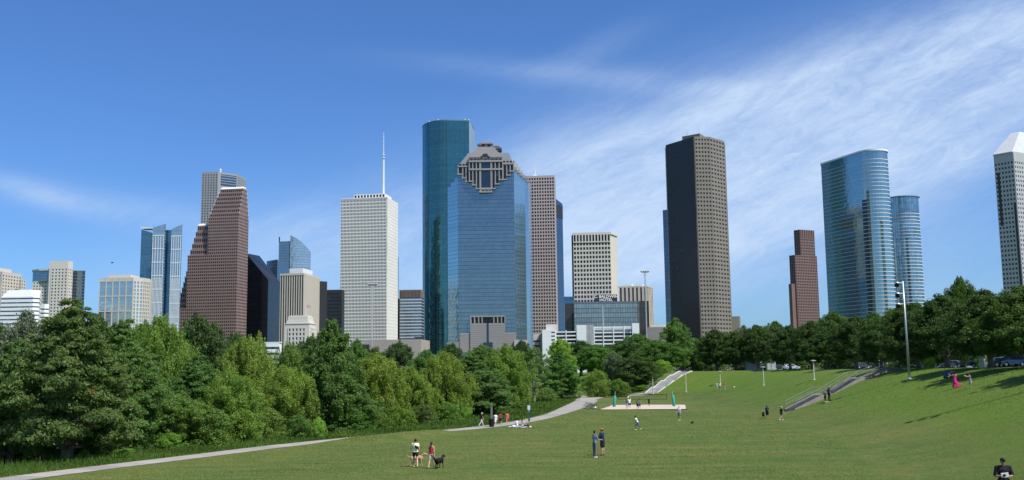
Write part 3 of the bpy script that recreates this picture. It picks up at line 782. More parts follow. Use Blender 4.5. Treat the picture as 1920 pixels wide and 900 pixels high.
# --- banded block between the white tower and the teal tower
pts, z = foot(749, 790, 795, 543, 1305, 4)
t = Tower('banded_block', 'light blue banded office block with a brown louvred top, between white and teal towers', 'building', pts, z)
skin(t, 'glass_skin', pts, t.z0, z - 10, curtain('banded_glass', (.12, .19, .27), (0, 0, 0), 2.6, 4.0, .12, .1, .45, spancol=(.50, .53, .56), metal=.6))
m_ = MB(); m_.prism(grow(pts, -.2), z - 10, z); dr, n, L = inset(pts[0], pts[1])
for k in range(16): m_.slab(lerp2(pts[0], pts[1], k / 16), lerp2(pts[0], pts[1], (k + .5) / 16), n, 0, .8, z - 9.6, z)
t.part('louvre_screen', m_, stone('brown_louvre', (.16, .13, .12)))
m_ = MB(); pp, zz = foot(744, 749, 750, 560, 1310, 4); m_.prism(pp, t.z0, zz); t.part('dark_side_wall', m_, CHAR)
t.done()
pts, z = foot(742, 747.5, 748, 482, 1560, 4); t = Tower('blue_slab', 'sliver of a pale blue tower showing past the right edge of the white tower', 'building', pts, z)
skin(t, 'glass_skin', pts, t.z0, z, G_SKY); t.done()

# --- teal glass tower
G_TEAL = curtain('teal_glass', (0.07, 0.195, 0.205), (0, 0, 0), 1.55, 3.95, .09, .05, 0, mull=(.02, .075, .10), metal=.85, rough=.07, var=.25)
Yt = 1340; zt_ = at(838, 226, Yt)[2]
c0 = at(838, 226, Yt)[:2]; arcp = []
x0 = at(792, 226, Yt + 46)[:2]
for k in range(13):
    a_ = math.pi / 2 * k / 12
    arcp.append((c0[0] - (c0[0] - x0[0]) * math.cos(a_), x0[1] + (c0[1] - x0[1]) * math.sin(a_)))
e = at(879, 226, Yt + 4)[:2]; e2 = at(884, 226, Yt + 26)[:2]
bkp = [(e2[0] + 3, e2[1] + 32), (e2[0] - 20, e2[1] + 50), (x0[0] + 4, x0[1] + 30)]
n_side = np.array(arcp[-1]) + [0.0, 3.0]
pts = arcp + [tuple(n_side), (n_side[0] + .1, n_side[1] - .2), tuple(e)] 
t = Tower('teal_glass_tower', 'tallest tower, teal glass with rounded left side, behind the stone crowned tower', 'building', [tuple(p) for p in arcp + [tuple(e), tuple(e2)] + bkp], zt_)
sk = arcp + [tuple(e), tuple(e2)] + bkp
skin(t, 'glass_skin', sk, t.z0, zt_, G_TEAL)
m_ = MB(); dr, n, L = inset(arcp[-1], e)
m_.slab(lerp2(e, e2, .0), lerp2(e, e2, .98), inset(e, e2)[1], 0, .3, t.z0, zt_); t.part('side_panel', m_, curtain('side_glass', (.20, .30, .34), (0, 0, 0), 3, 3.95, .1, .1))
m_ = MB(); m_.prism(grow(sk, .25), zt_, zt_ + 1.4); t.part('roof_edge', m_, stone('teal_rim', (.10, .2, .23)))
m_ = MB(); m_.slab(arcp[-1], lerp2(arcp[-1], e, .03), n, 0, .6, t.z0, zt_ - 1)
for f in (.35, .62, .8): m_.slab(lerp2(arcp[-1], e, f), lerp2(arcp[-1], e, f + .006), n, 0, .25, t.z0, zt_ - 1)
for k in (3, 6, 9): m_.box((arcp[k][0], arcp[k][1], (t.z0 + zt_) / 2), (.25, .5, zt_ - t.z0 - 2))
t.part('facade_rib', m_, stone('dark_teal_rib', (.03, .07, .09)))
for px in (805, 818, 822, 836, 851, 858, 866, 872, 879):
    pz = at(px, 222, Yt + 18); m_ = MB(); h_ = 2.5 + 3 * ((px * 7) % 5) / 5
    m_.tube([(pz[0], pz[1], zt_ + 1), (pz[0], pz[1], zt_ + 1 + h_)], .35, 5); m_.box((pz[0], pz[1], zt_ + 1 + h_), (1.6, 1.4, 1.0)); t.part('roof_antenna', m_, WHITEP)
t.done()

# --- blue glass tower with stepped granite crown
Yh = 1015
def hp(px, Y, y=330): return tuple(at(px, y, Y)[:2])
G_HER = curtain('heritage_blue_glass', (0.215, 0.275, 0.295), (0, 0, 0), 3.0, 3.9, .035, .10, 0, mull=(.03, .06, .11), metal=.9, rough=.05, var=.16, wave=.015)
G_HEL = curtain('sky_tinted_glass', (0.38, 0.50, 0.52), (0, 0, 0), 1.5, 3.9, .07, .07, 0, mull=(.10, .2, .33), metal=.9, rough=.05, var=.12)  # chamfer glass: mirrored sky put into a lighter tint
a0, a1, a2, a3, a4, a5 = hp(839, Yh + 14), hp(858.5, Yh), hp(963.5, Yh), hp(984, Yh + 12), hp(990, Yh + 24), hp(996.5, Yh + 56)
zs = at(911, 330, Yh)[2]
t = Tower('crowned_glass_tower', 'wide blue glass tower with a stepped granite temple crown and a stepped granite base', 'building', [a0, a1, a2, a3, a4, a5, (a0[0] + 8, a0[1] + 50)], zs, wall=GRAN)
zfr = at(911, 322, Yh)[2]
mb = MB(); mb.prism([(a1[0], a1[1]), (a2[0], a2[1]), (a2[0], a2[1] + 50), (a1[0], a1[1] + 50)], t.z0, zfr); t.part('front_glass', mb, G_HER)
def stepped_side(p, q, zlist, back):
    mb = MB(); n_ = len(zlist)
    for k, zz in enumerate(zlist):
        u_, v_ = lerp2(p, q, k / n_), lerp2(p, q, (k + 1) / n_)
        mb.prism([u_, v_, (v_[0] + back[0], v_[1] + back[1]), (u_[0] + back[0], u_[1] + back[1])], t.z0, zz)
    return mb
yz = lambda y, Y=Yh: at(911, y, Y)[2]
t.part('left_glass', stepped_side(a0, (a1[0] - .05, a1[1] + .1), [yz(346), yz(339), yz(332)], (3, 40)), G_HEL)
t.part('right_glass', stepped_side((a2[0] + .05, a2[1] + .1), a3, [yz(319), yz(323), yz(327), yz(331)], (-3, 40)), G_HEL)
t.part('right_glass', stepped_side(a3, a4, [yz(329), yz(333)], (-6, 36)), G_HEL)
t.part('right_glass', stepped_side(a4, a5, [yz(329), yz(333)], (-16, 16)), curtain('side_blue_glass', (.12, .20, .30), (0, 0, 0), 1.5, 3.9, .1, .07, 0, mull=(.10, .16, .23)))
# granite crown on the front plane: coordinates of the front elevation
dr, n, L = inset(a1, a2)
def fx(px): return (px - 858.5) / (963.5 - 858.5)
def fpt(px, out=0.0): p_ = lerp2(a1, a2, fx(px)); return (p_[0] + n[0] * out, p_[1] + n[1] * out)
Z = lambda zy: yz(240 + zy / 6.43)
X = lambda zx: 830 + zx / 6.43
cols = [(185, 240, 565), (240, 280, 610), (280, 320, 655), (320, 362, 655), (362, 405, 700), (405, 445, 745), (445, 590, 785), (590, 632, 745), (632, 680, 690), (680, 725, 640), (725, 770, 635), (770, 812, 582), (812, 858, 535)]
crown = t.wall; cw = MB()
for (x0_, x1_, yb) in cols:
    mid = 310 < (x0_ + x1_) / 2 < 720; o = 3.5 if mid else 2.0
    topz = Z(400 if mid else 450)
    crown.slab(fpt(X(x0_)), fpt(X(x1_)), n, 0, o - .9, Z(yb - 8), topz)                    # back wall of the bay
    crown.slab(fpt(X(x0_ - 6)), fpt(X(x1_ + 6)), n, -.1, o + .35, Z(yb), Z(yb - 14))            # sill
    if x1_ - x0_ < 100:
        wq = MB(); wq.slab(fpt(X(x0_ + 11)), fpt(X(x1_ - 9)), n, o - .9, o - .8, Z(yb - 16), topz - .3); t.part('crown_window', wq, WIN)
        crown.slab(fpt(X(x0_ - 2)), fpt(X(x0_ + 9)), n, -.05, o, Z(yb - 6), topz)
    else:
        wq = MB(); wq.slab(fpt(X(x0_ + 22)), fpt(X(x1_ - 12)), n, o - .9, o - .6, Z(725), topz - .3)
        t.part('crown_window', wq, curtain('crown_glass', (.05, .08, .11), (0, 0, 0), 1.3, 1.9, .16, .12, 0, mull=(.03, .035, .04)), label='large central window of the crown')
        crown.slab(fpt(X(x0_)), fpt(X(x0_ + 20)), n, -.05, o, Z(yb - 6), topz); crown.slab(fpt(X(x1_ - 12)), fpt(X(x1_)), n, -.05, o, Z(yb - 6), topz)
        for k in range(3): crown.slab(fpt(X(460 + k * 42)), fpt(X(470 + k * 42)), n, o - .9, o - .1, Z(775), Z(745))
        crown.slab(fpt(X(x0_)), fpt(X(x1_)), n, -.05, o + .15, Z(748), Z(726))
crown.slab(fpt(X(850)), fpt(X(858)), n, -.05, 2, Z(530), Z(450)); crown.slab(fpt(X(720)), fpt(X(728)), n, -.05, 3.5, Z(640), Z(400))
crown.slab(fpt(X(316)), fpt(X(722)), n, -.05, 3.9, Z(515), Z(495))
crown.slab(fpt(X(316)), fpt(X(722)), n, -.05, 4.0, Z(418), Z(398))
crown.slab(fpt(X(186)), fpt(X(316)), n, -.05, 2.4, Z(472), Z(458)); crown.slab(fpt(X(722)), fpt(X(860)), n, -.05, 2.4, Z(447), Z(430))
# stepped mass above: wings and central pyramid, each tier set back
def tier(px0, px1, y0, y1, back0, back1, mb_=None):
    b0 = fpt(px0); b1 = fpt(px1); (mb_ or crown).prism([(b0[0] - n[0] * back0, b0[1] - n[1] * back0), (b1[0] - n[0] * back0, b1[1] - n[1] * back0), (b1[0] - n[0] * back1, b1[1] - n[1] * back1), (b0[0] - n[0] * back1, b0[1] - n[1] * back1)], Z(y0), Z(y1))
WING = stone('grey_granite_roof', (.30, .31, .33), .5, .08, .05)
wing = MB()
for k in range(12):                                                 # side wings, thin courses
    f = k / 12; tier(X(188 + 125 * f), X(858 - 60 * f), 458 - 178 * f, 458 - 178 * (k + .82) / 12, -1 + 9 * f, 50 - 9 * f, wing)
    tier(X(196 + 125 * f), X(850 - 60 * f), 458 - 178 * (k + .82) / 12, 458 - 178 * (k + 1) / 12, .2 + 9 * f, 49 - 9 * f, wing)
t.part('crown_wing', wing, WING)
tier(X(318), X(720), 400, 358, -3.2, 40)
for k in range(3): crown.slab(fpt(X(318 + 0)), fpt(X(720)), n, 3.2, 3.6, Z(358 + 12 * k + 2), Z(358 + 12 * k))
for zx in (335, 378, 420, 590, 635, 685, 505):
    wq = MB(); wq.slab(fpt(X(zx)), fpt(X(zx + 27)), n, 3.2, 3.35, Z(396), Z(376)); t.part('crown_window', wq, WIN)
for zx in (730, 770, 812, 200, 240, 282):
    wq = MB(); yb = 422 if zx > 500 else 452; wq.slab(fpt(X(zx)), fpt(X(zx + 27)), n, 1.2, 1.4, Z(yb), Z(yb - 20)); t.part('crown_window', wq, WIN)
for k in range(6):
    f = k / 6; y0 = 358 - 26 * k; tier(X(326 + 105 * f), X(718 - 112 * f), y0, y0 - 21, -2 + 12 * f, 40 - 8 * f); tier(X(334 + 105 * f), X(710 - 112 * f), y0 - 21, y0 - 26, -.6 + 12 * f, 39 - 8 * f)
arch = MB(); arch.slab(fpt(X(488)), fpt(X(545)), n, 0, 3.6, Z(345), Z(318)); arch.slab(fpt(X(462)), fpt(X(482)), n, 0, 3.7, Z(385), Z(345)); arch.slab(fpt(X(545)), fpt(X(570)), n, 0, 3.7, Z(385), Z(345)); t.part('crown_niche', arch, CHAR)
# lantern at the very top
tier(X(440), X(600), 202, 160, 13, 34); tier(X(430), X(606), 160, 152, 11, 36); tier(X(440), X(596), 150, 138, 12.5, 34)
cap = MB(); tier(X(414), X(470), 182, 165, 10, 14, cap); tier(X(596), X(700), 215, 165, 24, 40, cap); tier(X(590), X(712), 190, 178, 23, 42, cap); tier(X(600), X(680), 165, 152, 24, 38, cap); t.part('lantern', cap, stone('dark_granite', (.13, .13, .135)))
for zx in (470, 540): 
    wq = MB(); b0, b1 = fpt(X(zx)), fpt(X(zx + 34)); wq.slab((b0[0] - n[0] * 13, b0[1] - n[1] * 13), (b1[0] - n[0] * 13, b1[1] - n[1] * 13), n, 0, .15, Z(192), Z(168)); t.part('crown_window', wq, WIN)
# granite wing stepping down over the right chamfer
wg = MB()
for k in range(5):
    u_, v_ = lerp2(a2, a3, k / 5), lerp2(a2, a3, (k + 1) / 5); zz = yz(300 + 5.5 * k)
    wg.prism([(u_[0] + .1, u_[1] + .6), (v_[0] + .1, v_[1] + .6), (v_[0] - 3, v_[1] + 34), (u_[0] - 3, u_[1] + 34)], yz(320 + 3.4 * k) - 1, zz)
t.part('crown_wing', wg, WING)
# small granite teeth on the right shoulder
for k, (f, y) in enumerate(((.05, 318), (.3, 322), (.55, 326), (.8, 330))):
    p_ = lerp2(a2, a3, f); m_ = MB(); m_.box((p_[0] + 1, p_[1] + .6, yz(y) + .5), (3.0, 2.6, 3.6)); t.part('shoulder_block', m_, GRAN)
for k, (f, y) in enumerate(((.1, 330), (.7, 334))):
    p_ = lerp2(a3, a4, f); m_ = MB(); m_.box((p_[0] + .5, p_[1] + .6, yz(y) + .5), (3.0, 2.6, 3.2)); t.part('shoulder_block', m_, GRAN)
# stepped base with courses
crown = MB()
def bpanel(px0, px1, y0, y1, o):
    zz0, zz1 = yz(y0), yz(y1); k = max(1, round((zz1 - zz0) / 2.1)); h_ = (zz1 - zz0) / k
    crown.slab(fpt(px0), fpt(px1), n, 0, o - .25, zz0, zz1)
    for j in range(k): crown.slab(fpt(px0), fpt(px1), n, .01, o, zz0 + j * h_, zz0 + j * h_ + h_ * .84)
bpanel(880, 944, 660, 606.5, 3.2); bpanel(861, 880, 660, 624, 2.2); bpanel(944, 964, 660, 624, 2.2)
crown.slab(fpt(880), fpt(944), n, 0, 3.2, yz(594.5), yz(592)); crown.slab(fpt(880), fpt(944), n, 0, 2.0, yz(607), yz(593))
for j, (xa, xb) in enumerate(((883, 886.5), (890, 894), (897, 901), (925, 929), (932, 936), (938.5, 943), (903, 922))):
    wq = MB(); wq.slab(fpt(xa), fpt(xb), n, 2.0, 2.2, yz(606), yz(595)); t.part('base_window', wq, WIN)
for xa in (880, 887, 894.5, 901, 922.5, 929.5, 936.5, 943): crown.slab(fpt(xa), fpt(xa + 2), n, 1.9, 3.1, yz(607), yz(594))
slot = MB(); slot.slab(fpt(910.5), fpt(914), n, 3.0, 3.5, yz(645), yz(606)); slot.slab(fpt(904), fpt(921), n, 3.0, 3.6, yz(660), yz(642)); t.part('entrance_slot', slot, curtain('entry_glass', (.03, .06, .10), (0, 0, 0), 1, 2, .1, .1))
bp = MB(); bp.prism([hp(838, Yh - 6, 640), hp(861, Yh - 8, 640), hp(861, Yh + 2, 640), hp(840, Yh + 10, 640)], t.z0, yz(641)); t.part('base_wing', bp, GRAN)
bp = MB(); bp.prism([hp(964, Yh - 6, 640), hp(990, Yh + 4, 640), hp(990, Yh + 12, 640), hp(964, Yh + 8, 640)], t.z0, yz(638.5)); t.part('base_wing', bp, GRAN)
t.part('granite_base', crown, GRAN); t.done('granite_crown')

# --- pinkish gridded tower
pts, z = foot(986, 1039, 1041, 328.5, 1180, 5)
t = Tower('pink_granite_tower', 'tall pinkish granite tower with square windows, right of the stone crowned glass tower', 'building', pts, z, wall=PINK)
t.core(); t.grid(0, 3.4, 3.95, .64, .62, .25, cols=11, top=2); t.grid(1, 3.4, 3.95, .5, .5, .4, top=2)
m_ = MB(); a_ = at(1003, 328, 1190); m_.tube([(a_[0], a_[1], z), (a_[0], a_[1], z + 9)], .6, 6); m_.tube([(a_[0], a_[1], z + 9), (a_[0], a_[1], z + 14)], .25, 6); m_.box((a_[0], a_[1], z + 1), (5, 5, 2)); t.part('roof_mast', m_, WHITEP)
t.done()
# --- dark blue glass tower beside it
pts, z = foot(1036, 1042, 1054.5, 374, 1240, 5, angr=30)
t = Tower('blue_glass_tower', 'narrow dark blue glass tower, shorter, touching the right of the pinkish granite tower', 'building', pts, z)
G_NB = curtain('navy_glass', (.09, .17, .27), (0, 0, 0), 1.5, 3.9, .08, .1, .3, spancol=(.05, .07, .10), mull=(.04, .05, .07))
mb = MB(); mb.prism(pts, t.z0, z, ztops=[z + 1, z + 1, z - 3, z - 3]); t.part('glass_skin', mb, G_NB)
m_ = MB(); m_.slab(pts[0], pts[1], inset(pts[0], pts[1])[1], 0, .3, t.z0, z - 1); m_.slab(pts[1], pts[2], inset(pts[1], pts[2])[1], 0, .3, z - 22, z - 6); t.part('dark_cladding', m_, CHAR); t.done()

# --- hotel tower, podium and its sign
pts, z = foot(1074.5, 1144, 1156.5, 435, 900, 5); A, B, C, D = pts
HOT = stone('hotel_concrete', (.56, .53, .465), .85, .06, .04)
t = Tower('hotel_tower', 'cream concrete hotel tower with deep square windows and a dark slotted top storey', 'building', pts, z, wall=HOT)
t.core(); zz = at(1144, 452, 900)[2]; t.grid(0, 4, 3.95, .64, .60, .7, cols=12, z1=zz - .4)
t.grid(0, 4, 1, .58, 0, .9, cols=12, z0=zz, z1=z - 2); t.wall.prism(grow(pts, .9), z - 2, z)
t.wall.slab(A, B, inset(A, B)[1], 0, 1.2, zz - .9, zz)
m_ = MB(); m_.box((A[0] - .5, A[1] + 3, (z + t.z0) / 2), (1.4, 7, z - t.z0 - 4)); t.part('dark_side_wall', m_, CHAR)
t.done()
# podium
pts, z = foot(1076, 1194, 1206, 566.5, 862, 0); A, B, C, D = pts
t = Tower('hotel_podium', 'wide low glass podium with pale panes under the cream hotel tower', 'building', pts, z)
G_POD = curtain('podium_glass', (.27, .31, .30), (0, 0, 0), 2.05, 3.95, .16, .14, 0, mull=(.05, .07, .09), metal=.7, rough=.08, var=.35)
skin(t, 'glass_skin', pts, t.z0, z, G_POD)
m_ = MB(); 
BRG = curtain('brown_glass', (.05, .045, .04), (0, 0, 0), 2.6, 3.95, .1, .3, 0, mull=(.035, .03, .027), metal=.3)
pa, za_ = foot(1195, 1212.5, 1216, 564, 868, 0); skin(t, 'dark_wing', pa, t.z0, za_, BRG)
pa, za_ = foot(1058, 1075, 1077, 556, 876, 0); skin(t, 'dark_wing', pa, t.z0, za_ - 6, BRG); skin(t, 'blue_storey', grow(pa, .1), za_ - 6, za_, curtain('blue_strip', (.06, .15, .24), (0, 0, 0), 2, 6, .1, .1))
m_ = MB(); m_.prism(grow(pts, .3), z, z + .9); t.part('roof_edge', m_, stone('slate_edge', (.10, .12, .14)))
t.done()
# sign on the podium roof
sL, sR = at(1115, 566, 868), at(1157.5, 566, 868); zb_, zt2 = at(1130, 566, 868)[2], at(1130, 552.5, 868)[2]
root = empty('hotel_sign', ((sL[0] + sR[0]) / 2, 868, zb_), 'black rooftop sign with white letters C. BALDWIN HOTEL', 'sign')
m_ = MB(); m_.box(((sL[0] + sR[0]) / 2, 868, (zb_ + zt2) / 2), (sR[0] - sL[0], .9, zt2 - zb_)); m_.build('sign_panel', CHAR, root)
def text_mesh(name, body, size, loc, mat, parent, rot=(R(90), 0, 0), ext=0.05, bold=0.0, sx=1.0):
    cu = bpy.data.curves.new(name, 'FONT'); cu.body = body; cu.size = size; cu.align_x = 'CENTER'; cu.align_y = 'CENTER'; cu.extrude = ext; cu.offset = bold; cu.resolution_u = 3
    tmp = bpy.data.objects.new(name, cu); COL.objects.link(tmp)
    bpy.context.view_layer.update(); dg = bpy.context.evaluated_depsgraph_get()
    mesh = bpy.data.meshes.new_from_object(tmp.evaluated_get(dg)); bpy.data.objects.remove(tmp)
    mesh.materials.clear(); mesh.materials.append(mat)
    o = bpy.data.objects.new(name, mesh); link(o, parent); o.location = loc; o.rotation_euler = rot; o.scale = (sx, 1, 1); return o
LET = plain('sign_white', (.85, .83, .78), .6)
hh = zt2 - zb_
text_mesh('lettering', 'C. BALDWIN', hh * .52, (0, -.55, hh * .72), LET, root, bold=.05, sx=1.12)
text_mesh('lettering', 'HOTEL', hh * .52, (0, -.55, hh * .26), LET, root, bold=.05, sx=1.12)

# --- grey brown striped block on the right of the hotel
pts, z = foot(1160, 1213, 1223, 536, 888, 5); A, B, C, D = pts
t = Tower('striped_block', 'beige vertically striped office block behind the dark wing of the hotel podium', 'building', pts, z, wall=stone('striped_beige', (.46, .41, .34)))
t.core(); t.piers(0, pc=3.4, wf=.40, d=.5, z1=z - 1); t.piers(1, pc=3.4, wf=.35, d=.5, z1=z - 1); t.wall.prism(grow(pts, .8), z - 1.2, z)
m_ = MB(); pa, za_ = foot(1168, 1184, 1188, 532.5, 896, 5); m_.prism(pa, z, za_); pa, za_ = foot(1192, 1204, 1208, 533, 896, 5); m_.prism(pa, z, za_); t.part('roof_unit', m_, WHITEP); t.done()
# --- low blocks right and left of it
pts, z = foot(1214, 1246, 1250, 613, 800, 0); t = Tower('low_block', 'low grey block at the foot of the dark brown tower', 'building', pts, z, wall=stone('dull_grey', (.20, .19, .18)))
t.core(); m_ = MB(); pa, za_ = foot(1222, 1247, 1250, 609, 830, 0); m_.prism(pa, t.z0, za_); t.part('rear_wall', m_, PALE); t.done()
pts, z = foot(1371, 1385.5, 1388, 593, 930, 4); t = Tower('low_block', 'small plain brown block just right of the dark brown tower', 'building', pts, z, wall=TAUPE); t.core(); t.done()

# --- white parking garage
Yg = 640
def gp(px, y=640, Y=Yg): return tuple(at(px, y, Y)[:2])
zg = lambda y: at(1110, y, Yg)[2]
ptsg = [gp(1017, 640, Yg + 4), gp(1193, 640, Yg), gp(1200, 640, Yg + 10), (gp(1200)[0] + 2, Yg + 45), (gp(1017)[0], Yg + 45)]
t = Tower('parking_garage', 'white concrete parking garage with open dark decks in front of the hotel podium', 'building', ptsg, zg(617), wall=WHITEP)
p, q = gp(1017, 640, Yg + 4), gp(1200, 640, Yg); dr, n, L = inset(p, q)
def gpt(px): return lerp2(p, q, (px - 1017) / (1200 - 1017))
t.part('shade_toned_interior', (lambda m_: (m_.prism([ (x_, y_ + 6) for x_, y_ in ptsg[:2]] + [(ptsg[2][0] - 1, ptsg[2][1] + 5)] + [(a_ - 1, b_) for a_, b_ in ptsg[3:]], 2, zg(622)), m_)[1])(MB()), CHAR)  # shade inside the open decks, painted as a charcoal block
w = t.wall
for (xa, xb, ytop_) in ((1017, 1042, 617), (1082, 1114, 609), (1100, 1114, 609), (1186, 1199, 607)): w.slab(gpt(xa), gpt(xb), n, -12, 1.0, 2, zg(ytop_))
w.slab(gpt(1114), gpt(1186), n, -1.5, .6, zg(615.5), zg(612.5)) 
for j in range(6):
    yb = 622.5 + 7 * j
    w.slab(gpt(1042), gpt(1082), n, -1, .5, zg(yb + .2), zg(yb - 2.1)); w.slab(gpt(1082), gpt(1100), n, -1, 1.02, zg(yb), zg(yb - 2.1)); w.slab(gpt(1114), gpt(1186), n, -1, .5, zg(yb - 4.5), zg(yb - 6.8))
for xa in (1042, 1061, 1081, 1114, 1131, 1150, 1170): w.slab(gpt(xa), gpt(xa + 1.6), n, -1, .8, 2, zg(618 if xa < 1100 else 612))
dk = MB()
for (xa, xb, off) in ((1034, 1041, 0), (1174, 1184, -2.5)):
    for j in range(5): dk.slab(gpt(xa), gpt(xb), n, .9, 1.06, zg(623 + 7 * j + off), zg(620.8 + 7 * j + off))
t.part('painted_deck_shade', dk, CHAR)  # charcoal slabs on the wall, painted shade in place of open decks
w.prism([gpt(1082), gpt(1100), (gpt(1100)[0], gpt(1100)[1] + 12), (gpt(1082)[0], gpt(1082)[1] + 12)], zg(620), zg(609))
st_ = MB(); st_.prism([gp(1024, 640, Yg + 14), gp(1046, 640, Yg + 14), gp(1046, 640, Yg + 26), gp(1024, 640, Yg + 26)], 2, zg(605)); t.part('stair_tower', st_, CREAM)
t.done()
# small beige parking structure to its left
pts, z = foot(1000, 1017, 1020, 626, 680, 2); t = Tower('low_block', 'small beige banded garage at the left end of the white parking garage', 'building', pts, z, wall=CREAM)
t.core(); gl = MB(); t.bands(pts[0], pts[1], t.z0, z - 1, 3.2, .35, .15, gl); t.part('window_band', gl, CHAR); t.done()

# --- dark brown octagonal tower
Yk = 900
z = at(1302, 256, Yk)[2]
K = [at(1249, 268, Yk + 34)[:2], at(1302, 256, Yk)[:2], at(1330, 256, Yk + 2)[:2], at(1357, 260, Yk + 20)[:2], at(1358.5, 262, Yk + 40)[:2]]
K = [tuple(k) for k in K]; K += [(K[4][0] - 22, K[4][1] + 34), (K[0][0] + 26, K[0][1] + 42), (K[0][0] + 1, K[0][1] + 14)]
t = Tower('brown_tower', 'very tall dark brown tower with a shaded left face and a sunlit windowed right face', 'building', K, z, wall=TAUPE)
t.core(); 
t.grid(1, 3.0, 3.75, .56, .44, .25, cols=5, top=1); t.grid(2, 3.0, 3.75, .58, .44, .25, cols=5, top=1); t.grid(3, 3, 3.75, .5, .4, .3, top=1, own=False)
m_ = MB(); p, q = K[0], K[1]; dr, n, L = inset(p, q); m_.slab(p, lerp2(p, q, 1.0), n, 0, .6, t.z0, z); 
kk = t.part('painted_shade_face', m_, CHAR)  # shade of the side turned from the sun, put into charcoal cladding
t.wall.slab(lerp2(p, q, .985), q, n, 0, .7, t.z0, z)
gl = MB()
for k in range(int((z - t.z0) / 3.75)):
    zz = t.z0 + 3.75 * k + 1
    for f in (.10, .17, .24, .31, .38, .45): gl.slab(lerp2(p, q, f), lerp2(p, q, f + .04), n, .6, .62, zz, zz + 1.9)
o = t.part('window', gl, WIN); o['kind'] = 'stuff'
m_ = MB(); pa, za_ = foot(1279, 1312, 1328, 250, 915, 40, angr=10); m_.prism(pa, z, za_); t.part('penthouse', m_, TAUPE)
for px in (1286, 1289):
    m_ = MB(); a_ = at(px, 250, 925); m_.tube([(a_[0], a_[1], za_ - 2), (a_[0], a_[1], za_ + 4)], .15, 5); t.part('roof_antenna', m_, MET)
t.done()
pts, z = foot(1242.5, 1251, 1262, 393, 1010, 40, angr=50); t = Tower('slate_glass_tower', 'slim slate glass tower peeping out left of the very tall dark brown tower', 'building', pts, z)
skin(t, 'glass_skin', pts, t.z0, z, curtain('slim_slate', (.10, .15, .19), (0, 0, 0), 3, 3.9, .06, .1)); t.done()

# --- reddish brown tower in the distance
pts, z = foot(1480, 1490, 1531, 478, 1400, 55, angr=64); A, B, C, D = pts
t = Tower('red_brown_tower', 'reddish brown tower with stepped shoulders standing alone against the sky', 'building', pts, z, wall=stone('red_granite', (.17, .105, .095), .55, .1, .03))
t.core(); t.grid(0, 3.4, 3.9, .5, .5, .5); t.grid(1, 3.0, 3.9, .5, .55, .5)
pp, zz = foot(1488.5, 1499, 1526, 430.5, 1406, 55, angr=64); t.wall.prism(pp, z, zz); t.grid(p=pp[1], q=pp[2], z0=z, z1=zz - 12, pc=3.0, pr=3.9, wf=.5, hf=.55, d=.5); t.piers(p=pp[1], q=pp[2], z0=zz - 12, z1=zz, pc=3.4, wf=.35, d=.6); t.grid(p=pp[0], q=pp[1], z0=z, z1=zz, pc=3.4, pr=3.9, wf=.5, hf=.5, d=.4)
pp, zz = foot(1478.5, 1484, 1492, 532, 1398, 55, angr=64); t.wall.prism(pp, t.z0, zz); t.done()

# --- glass oval tower with white floor bands
Yn = 1040
G_OV = curtain('oval_blue_glass', (.30, .42, .42), (0, 0, 0), 1.6, 4.0, .05, .0, 0, mull=(.08, .17, .23), metal=.9, rough=.035, var=.14, wave=.004)
z = at(1650, 286, Yn)[2]
Pl, Pn, Pr_ = np.array(at(1537, 306, Yn + 62)[:2]), np.array(at(1611, 287, Yn)[:2]), np.array(at(1663.5, 288, Yn + 20)[:2])
ax_ = (Pn - Pl) / np.linalg.norm(Pn - Pl); nr_ = np.array([-ax_[1], ax_[0]]); nr_ = nr_ if nr_[0] > 0 else -nr_
Rr_ = 15.5; cN = Pn + nr_ * Rr_; cF = Pl + nr_ * Rr_ + ax_ * 4
ov = [tuple(Pl + ax_ * 2), tuple(Pn)]
for k in range(1, 16):
    a_ = math.pi * k / 16; ov.append(tuple(cN - nr_ * Rr_ * math.cos(a_) + ax_ * Rr_ * math.sin(a_)))
far0 = Pl + nr_ * 2 * Rr_
ov.append(tuple(Pn + nr_ * 2 * Rr_)); ov.append(tuple(far0))
for k in range(1, 6):
    a_ = math.pi * k / 6; ov.append(tuple(cF + nr_ * Rr_ * math.cos(a_) - ax_ * Rr_ * .6 * math.sin(a_)))
t = Tower('oval_glass_tower', 'large blue glass tower with a rounded front, white floor bands and a white rim', 'building', ov, z)
skin(t, 'glass_skin', ov, t.z0, z, G_OV)
bd = MB(); k = 0; zz = z - 9
while zz > t.z0:
    for i in range(len(ov) - 4):
        bd.slab(ov[i], ov[i + 1], inset(ov[i], ov[i + 1])[1], 0, .42, zz, zz + (.55 if i > 0 else .3), ends=(i == 0))
    zz -= 4.0
t.part('floor_band', bd, WHITEP)
m_ = MB(); m_.prism(grow(ov, .9), z, z + 1.8); t.part('roof_rim', m_, WHITEP)
dk = MB()
for i in (1, 2): dk.slab(ov[i], ov[i + 1], inset(ov[i], ov[i + 1])[1], .02, .2, t.z0, z - 50)
for i in (12, 13): dk.slab(ov[i], ov[i + 1], inset(ov[i], ov[i + 1])[1], .02, .2, t.z0, z - 60)
t.part('dark_glazing_strip', dk, curtain('dark_strip', (.03, .06, .08), (0, 0, 0), 1.6, 4, .05, .3, mull=(.03, .05, .07)))
t.done()
